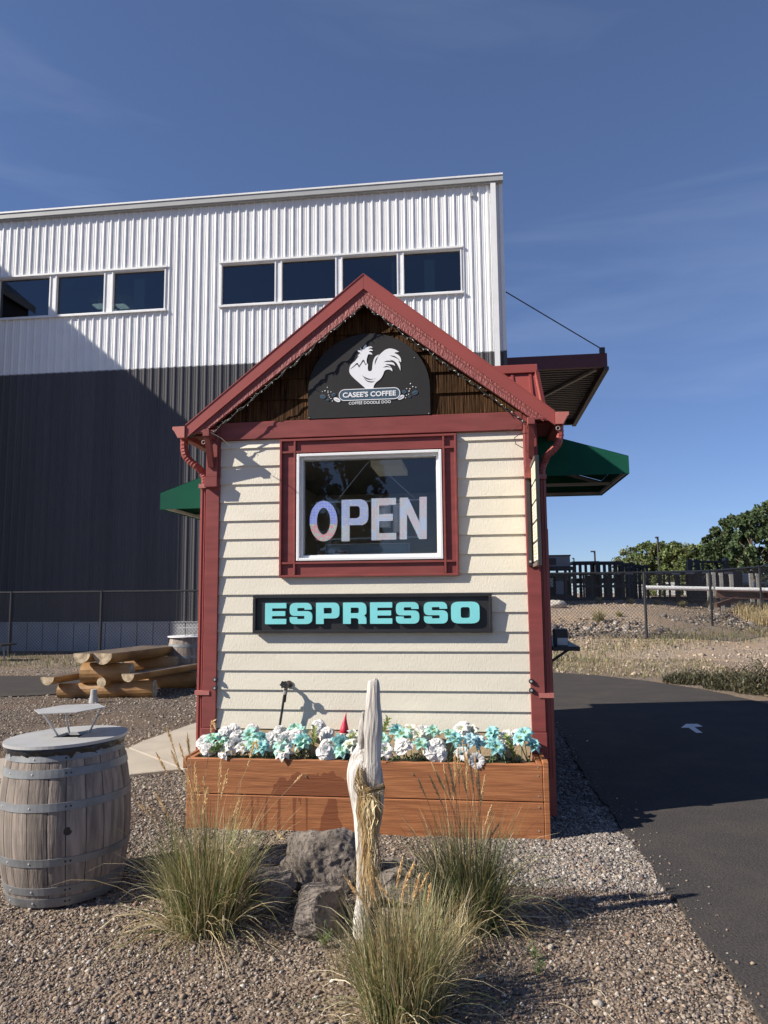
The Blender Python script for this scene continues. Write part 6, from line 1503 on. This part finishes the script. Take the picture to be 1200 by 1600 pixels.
# white crates
for i, (a, b, y0, y1, Y) in enumerate(((926,933,910,933,50),(961,964,907,933,50),(984,1004,909,930,50),(1038,1055,909,930,50),(1068,1071,915,930,50),(1026,1031,910,930,50))):
    x0, x1 = X32(a, Y), X32(b, Y); z0, z1 = Z32((a+b)/2, y1, Y), Z32((a+b)/2, y0, Y)
    t_ = thing('white_crate', ['white crate seen through the left cage','thin strip of white crate left of the broad cage','wide pair of white crates left of the fence post','bright white slatted crate right of the fence post','sliver of white crate before the forklift','narrow white crate beside the slatted one'][i], 'crate', ((x0+x1)/2, Y, max(z0, GZ)), 'white crates in the yard')
    n_ = 3 if i in (2, 3) else 1
    for k in range(n_*2): 
        za = max(z0, GZ)+(z1-max(z0, GZ))*k/(n_*2); zb = max(z0, GZ)+(z1-max(z0, GZ))*(k+.86)/(n_*2); part('slat', MB().box(x0, x1, Y, Y+.05, za, zb), m_whitebox, t_)
    part('crate_frame', MB().box(x0+.03, x1-.03, Y+.052, Y+.12, max(z0, GZ), z1-.05), m_galv, t_)
# long white pipe on posts, with brown beam below
Y = 27.7
t_ = thing('white_barrier_pipe', 'long white horizontal pipe carried on grey posts behind the fence', 'barrier pipe', (X32(1010,Y), Y, GZ))
part('pipe', MB().tube([at(1008, 918, Y), at(1114, 920, Y)], .075, 10), m_white, t_); part('pipe', MB().tube([at(1118, 920.3, Y), at(1215, 922, Y-.3)], .075, 10), m_white, t_)
for px, top in ((1115.5,894),(1127,895),(1107.5,896),(1174,896),(1184,896),(1143,897)):
    x = X32(px, Y+.3); part('post', MB().box(x-.055, x+.055, Y+.25, Y+.38, hz(x, Y+.3)-.2, Z32(px, top, Y+.3)), m_galv, t_)
t_ = thing('steel_beam', 'rust-brown steel beam lying low under the white pipe at the right', 'beam', (X32(1150,Y), Y-.2, GZ))
a, b = at(1119, 928, Y-.3), at(1210, 931, Y-.3); part('flange', MB().beam(a+Vector((0,0,.12)), b+Vector((0,0,.12)), .3, .04), m_rust, t_); part('flange', MB().beam(a-Vector((0,0,.12)), b-Vector((0,0,.12)), .3, .04), m_rust, t_); part('web', MB().beam(a, b, .04, .2), m_rust, t_)
a, b = at(1118, 946, 26.9), at(1158, 933, 27.5); single('leaning_beam', MB().beam(a, b, .14, .14), m_rust, 'short brown beam leaning diagonally on the bank edge', 'beam')
# forklift
Y = 33.0; t_ = thing('forklift', 'dark forklift with tall mast and open overhead guard in the yard', 'forklift', (X32(1110,Y), Y, GZ))
for px in (1080, 1092): x = X32(px, Y); part('mast_rail', MB().box(x-.09, x+.09, Y, Y+.25, GZ, Z32(px, 874, Y)), m_rack, t_)
x0, x1 = X32(1080,Y), X32(1092,Y); 
for py in (876, 884, 900): part('mast_crossbar', MB().box(x0, x1, Y+.02, Y+.2, Z32(1085, py+2, Y), Z32(1085, py-1, Y)), m_rack, t_)
part('carriage', MB().box(x0-.15, x1+.1, Y-.1, Y-.01, GZ+.4, GZ+1.2), m_rack, t_)
xa, xb = X32(1097,Y), X32(1136,Y); zt = Z32(1115, 876, Y)
part('overhead_guard', MB().box(xa, xb, Y-.1, Y+1.1, zt-.06, zt), m_rack, t_)
for x, dx in ((xa+.05, 0), (xb-.15, .3)):
    for y in (Y-.05, Y+1.0): part('guard_leg', MB().beam((x, y, zt-.05), (x+dx, y, GZ+1.0), .09, .09), m_rack, t_)
part('forklift_body', MB().prism([(xa-.1, GZ+.35), (xb+.6, GZ+.35), (xb+.65, GZ+1.15), (xb-.1, GZ+1.2), (xb-.4, GZ+.95), (xa+.1, GZ+.9)], Y+.0, Y+1.05), m_rack, t_)
part('seat', MB().box(xa+.75, xa+1.15, Y+.3, Y+.75, GZ+1.15, GZ+1.25).box(xa+1.1, xa+1.22, Y+.3, Y+.75, GZ+1.2, GZ+1.75), m_black, t_)
part('steering_wheel', MB().tube([(xa+.4, Y+.5, GZ+1.0), (xa+.5, Y+.5, GZ+1.35)], .03, 6).tube([(xa+.48, Y+.5, GZ+1.34), (xa+.5, Y+.5, GZ+1.37)], .17, 12), m_black, t_)
for x in (xa+.1, xb+.3): part('wheel', MB().tube([(x, Y-.12, GZ+.3), (x, Y+.12, GZ+.3)], .30, 18), m_black, t_)
# trailer boxes at the right
Y = 34.0
t_ = thing('box_trailer', 'pale grey box trailer partly hidden by the fence at the far right', 'trailer', (X32(1158,Y), Y, GZ))
part('trailer_body', MB().box(X32(1144,Y), X32(1172,Y), Y, Y+2, Z32(1158,910,Y), Z32(1158,896,Y)), mat('pale_grey_trailer', (.42,.44,.46), .5), t_)
part('lower_panel', MB().box(X32(1150,Y), X32(1171,Y), Y-.02, Y-.003, Z32(1158,915,Y), Z32(1158,910,Y)), m_greybox, t_)
part('red_panel', MB().box(X32(1143,Y), X32(1150,Y), Y-.04, Y-.022, Z32(1146,916,Y), Z32(1146,904,Y)), mat('red_panel', (.28,.03,.02), .5), t_)
for px in (1150, 1167): x = X32(px, Y); part('wheel', MB().tube([(x, Y-.1, GZ+.3), (x, Y+.1, GZ+.3)], .3, 16), m_black, t_)
t_ = thing('parked_van', 'grey van roof and windows just visible at the right picture edge', 'van', (X32(1198,40), 40, GZ))
part('van_body', MB().prism([(X32(1187,40),GZ+.4),(X32(1215,40),GZ+.4),(X32(1215,40),Z32(1200,909,40)),(X32(1189,40),Z32(1190,909,40)),(X32(1186,40),Z32(1190,917,40))], 40, 41.8), mat('light_grey_van', (.35,.37,.40), .4), t_)
part('window', MB().box(X32(1191,40), X32(1212,40), 39.985, 39.998, Z32(1200,914,40), Z32(1200,910,40)), m_whglass, t_)
for px in (1192, 1210): x = X32(px, 40); part('wheel', MB().tube([(x, 39.9, GZ+.35), (x, 40.1, GZ+.35)], .33, 16), m_black, t_)
# street lamps
for px, py, Y, lab, arm in ((931,861,70,'tall street lamp over the left yard racks, arm to the left',-8),(1031,839,62,'tallest street lamp standing before the trees',-7),(898,872,95,'smallest far street lamp at the kiosk edge',-4)):
    t_ = thing('street_lamp', lab, 'street lamp', (X32(px,Y), Y, 1.3), 'street lamps beyond the yard'); x = X32(px, Y); z = Z32(px, py, Y)
    part('pole', MB().tube([(x, Y, 1.2), (x, Y, z)], [.12, .08], 8), m_blackmetal, t_)
    a = at(px+arm, py, Y); part('lamp_head', MB().box(a.x, x+.05, Y-.15, Y+.15, z-.10, z+.02), m_blackmetal, t_)

# ================================================================== trees
m_bark = mat('bark', (.10,.075,.05), .9, .3, 3, (3,3,.6), .6)
m_tl = leafy('tree_leaf', (1,1,1), .1, .25, .6)
def tree(loc, H, Wd, label, seed, cols, n=9000, leaf=.20, low=.12, name='tree', shape='round', cat='tree', group='trees beyond the yard'):
    rr = np.random.default_rng(seed); t_ = thing(name, label, cat, loc, group)
    tr = MB(); tr.tube([(0,0,-.2), (.05,0,H*.3), (0,.1,H*.62), (.05,0,H*.9)], [H*.028, H*.022, H*.012, H*.004], 8)
    cl = []; nc = 150 if shape == 'round' else 170
    for k in range(nc):
        f = rr.uniform(0, 1)
        if shape == 'round':
            zz = low*H+(1-low)*H*f; prof_ = math.sqrt(max(.02, 1-(2*(f-.42)/1.16)**2)) ; rad = Wd/2*prof_*math.sqrt(rr.uniform(.12, 1)); cs = H*.045*rr.uniform(.6, 1.7)
        else:
            zz = low*H+(1-low)*H*f; prof_ = (1-f)**.45*min(1, .4+f*2); rad = Wd/2*prof_*math.sqrt(rr.uniform(0, 1)); cs = H*.022*rr.uniform(.7, 1.5)
        a = rr.uniform(0, 6.28); c_ = np.array([math.cos(a)*rad, math.sin(a)*rad, zz]); cl.append((c_, cs, rr.uniform(.75, 1.25)))
        if k % 5 == 0: tr.tube([(0,0,max(H*.15, zz*.6)), tuple(c_*np.array([.5,.5,1])-np.array([0,0,H*.06])), tuple(c_)], [H*.008, H*.005, H*.002], 5)
    part('trunk', tr, m_bark, t_).matrix_parent_inverse = Matrix.Identity(4)
    per = n//nc; V = []; C = []
    for c_, cs, br in cl:
        d = rr.normal(size=(per,3)); d /= np.linalg.norm(d, axis=1)[:,None]; q = c_+d*cs*(rr.uniform(.2, 1, (per,1))**.5)*np.array([1.05,1.05,1.15])
        nn = d*.6+rr.normal(size=(per,3))*.7; nn /= np.linalg.norm(nn, axis=1)[:,None]; s_ = np.cross(nn, rr.normal(size=(per,3))); s_ /= np.linalg.norm(s_, axis=1)[:,None]; u = np.cross(nn, s_); l_ = leaf*rr.uniform(.6, 1.3, (per,1))
        V.append(np.stack([q-s_*l_*.5, q+u*l_*.38, q+s_*l_*.5, q-u*l_*.38], 1)); cc = np.array(cols); C.append(cc[rr.integers(0, len(cc), per)]*rr.uniform(.75, 1.25, (per,1))*br)
    V = np.concatenate(V).reshape(-1, 3); C = np.concatenate(C); link('crown', fast_mesh('crown', V, np.arange(len(V)).reshape(-1, 4), m_tl, C), t_).matrix_parent_inverse = Matrix.Identity(4)
    return t_
GL = [(.115,.155,.045),(.15,.185,.06),(.08,.115,.035)]; GY = [(.13,.155,.05),(.105,.135,.042),(.16,.18,.06)]; GD = [(.07,.105,.038),(.095,.13,.05),(.048,.078,.03)]
for px, top, Y, Wd, cols, lab, n, lw in (
    (1180,808,50,7.8,GD,'big dark green maple at the right edge, nearest of the trees',24000,.02),
    (1222,790,52,7.5,GD,'taller dark maple cut off by the right picture edge',16000,.02),
    (1137,838,54,3.8,GD,'dark maple bough mass left of the big maple',9000,.05),
    (1108,852,58,4.6,GL,'mid green tree directly behind the forklift guard',10000,.05),
    (1080,853,60,3.8,GY,'yellow-green slim tree behind the forklift mast',8000,.05),
    (1056,851,62,3.6,GL,'mid green tree between the mast and the tall lamp',8000,.05),
    (1034,849,63,3.6,GY,'light green tree behind the tallest street lamp',8000,.05),
    (1012,849,64,3.8,GL,'green tree left of the tallest lamp',8000,.05),
    (985,858,66,3.4,[(.14,.17,.09),(.18,.20,.11)],'sparse grey-green tree at the left end of the row',3600,.1),
    (1125,868,70,5,GL,'pale green tree peeping behind the gap in the row',6000,.05),
    (1045,872,74,6,GD,'dark tree filling the back of the row, centre',7000,.02),
    (1090,876,74,6,GD,'dark tree filling the back of the row, right',7000,.02)):
    b = at(px, 920, Y); zt = at(px, top, Y).z; tree((b.x, Y, 1.2), zt-1.2, Wd, lab, int(px), cols, n, .20 if n < 15000 else .22, lw)
# poplars and treeline behind the viewer, reflected in the kiosk window
for i, (x, y, H, Wd) in enumerate(((-5.9,-24,16.5,3.6),(-9.0,-27,14.5,3.4),(-12.0,-30,13,3.2))):
    tree((x, y, 0), H, Wd, ['tall dark poplar nearest, reflected in the kiosk window','second poplar, paler in the window reflection','third poplar, faint at the left of the window reflection'][i], 900+i, GD, 17000, .24, .05, 'poplar_tree', 'col', 'poplar', 'poplars reflected in the window')
# small dark bench at the far left behind the fence
a = at(4, 1006, 17.2); t_ = thing('small_table', 'small dark table at the left edge before the warehouse fence', 'table', (a.x, 17.2, .05))
part('tabletop', MB().box(a.x-.7, a.x+.18, 16.9, 17.5, a.z-.04, a.z), m_black, t_)
for x in (a.x-.6, a.x+.02): part('leg', MB().tube([(x, 17.2, a.z-.04), (x+.06, 17.2, .02)], .022, 6), m_galv, t_)
# napkin holder on the serving counter
a = at(871, 1018, 6.6)
t_ = thing('napkin_dispenser', 'small dark dispenser with clear front on the serving counter at the right', 'dispenser', (.72, 6.45, 1.165))
part('case', MB().box(.63, .74, 6.36, 6.52, 1.166, 1.30), m_blackmetal, t_, bevel=.006)
part('front', MB().box(.65, .735, 6.352, 6.359, 1.17, 1.23), mat('clear_plastic', (.42,.48,.52), .2), t_)
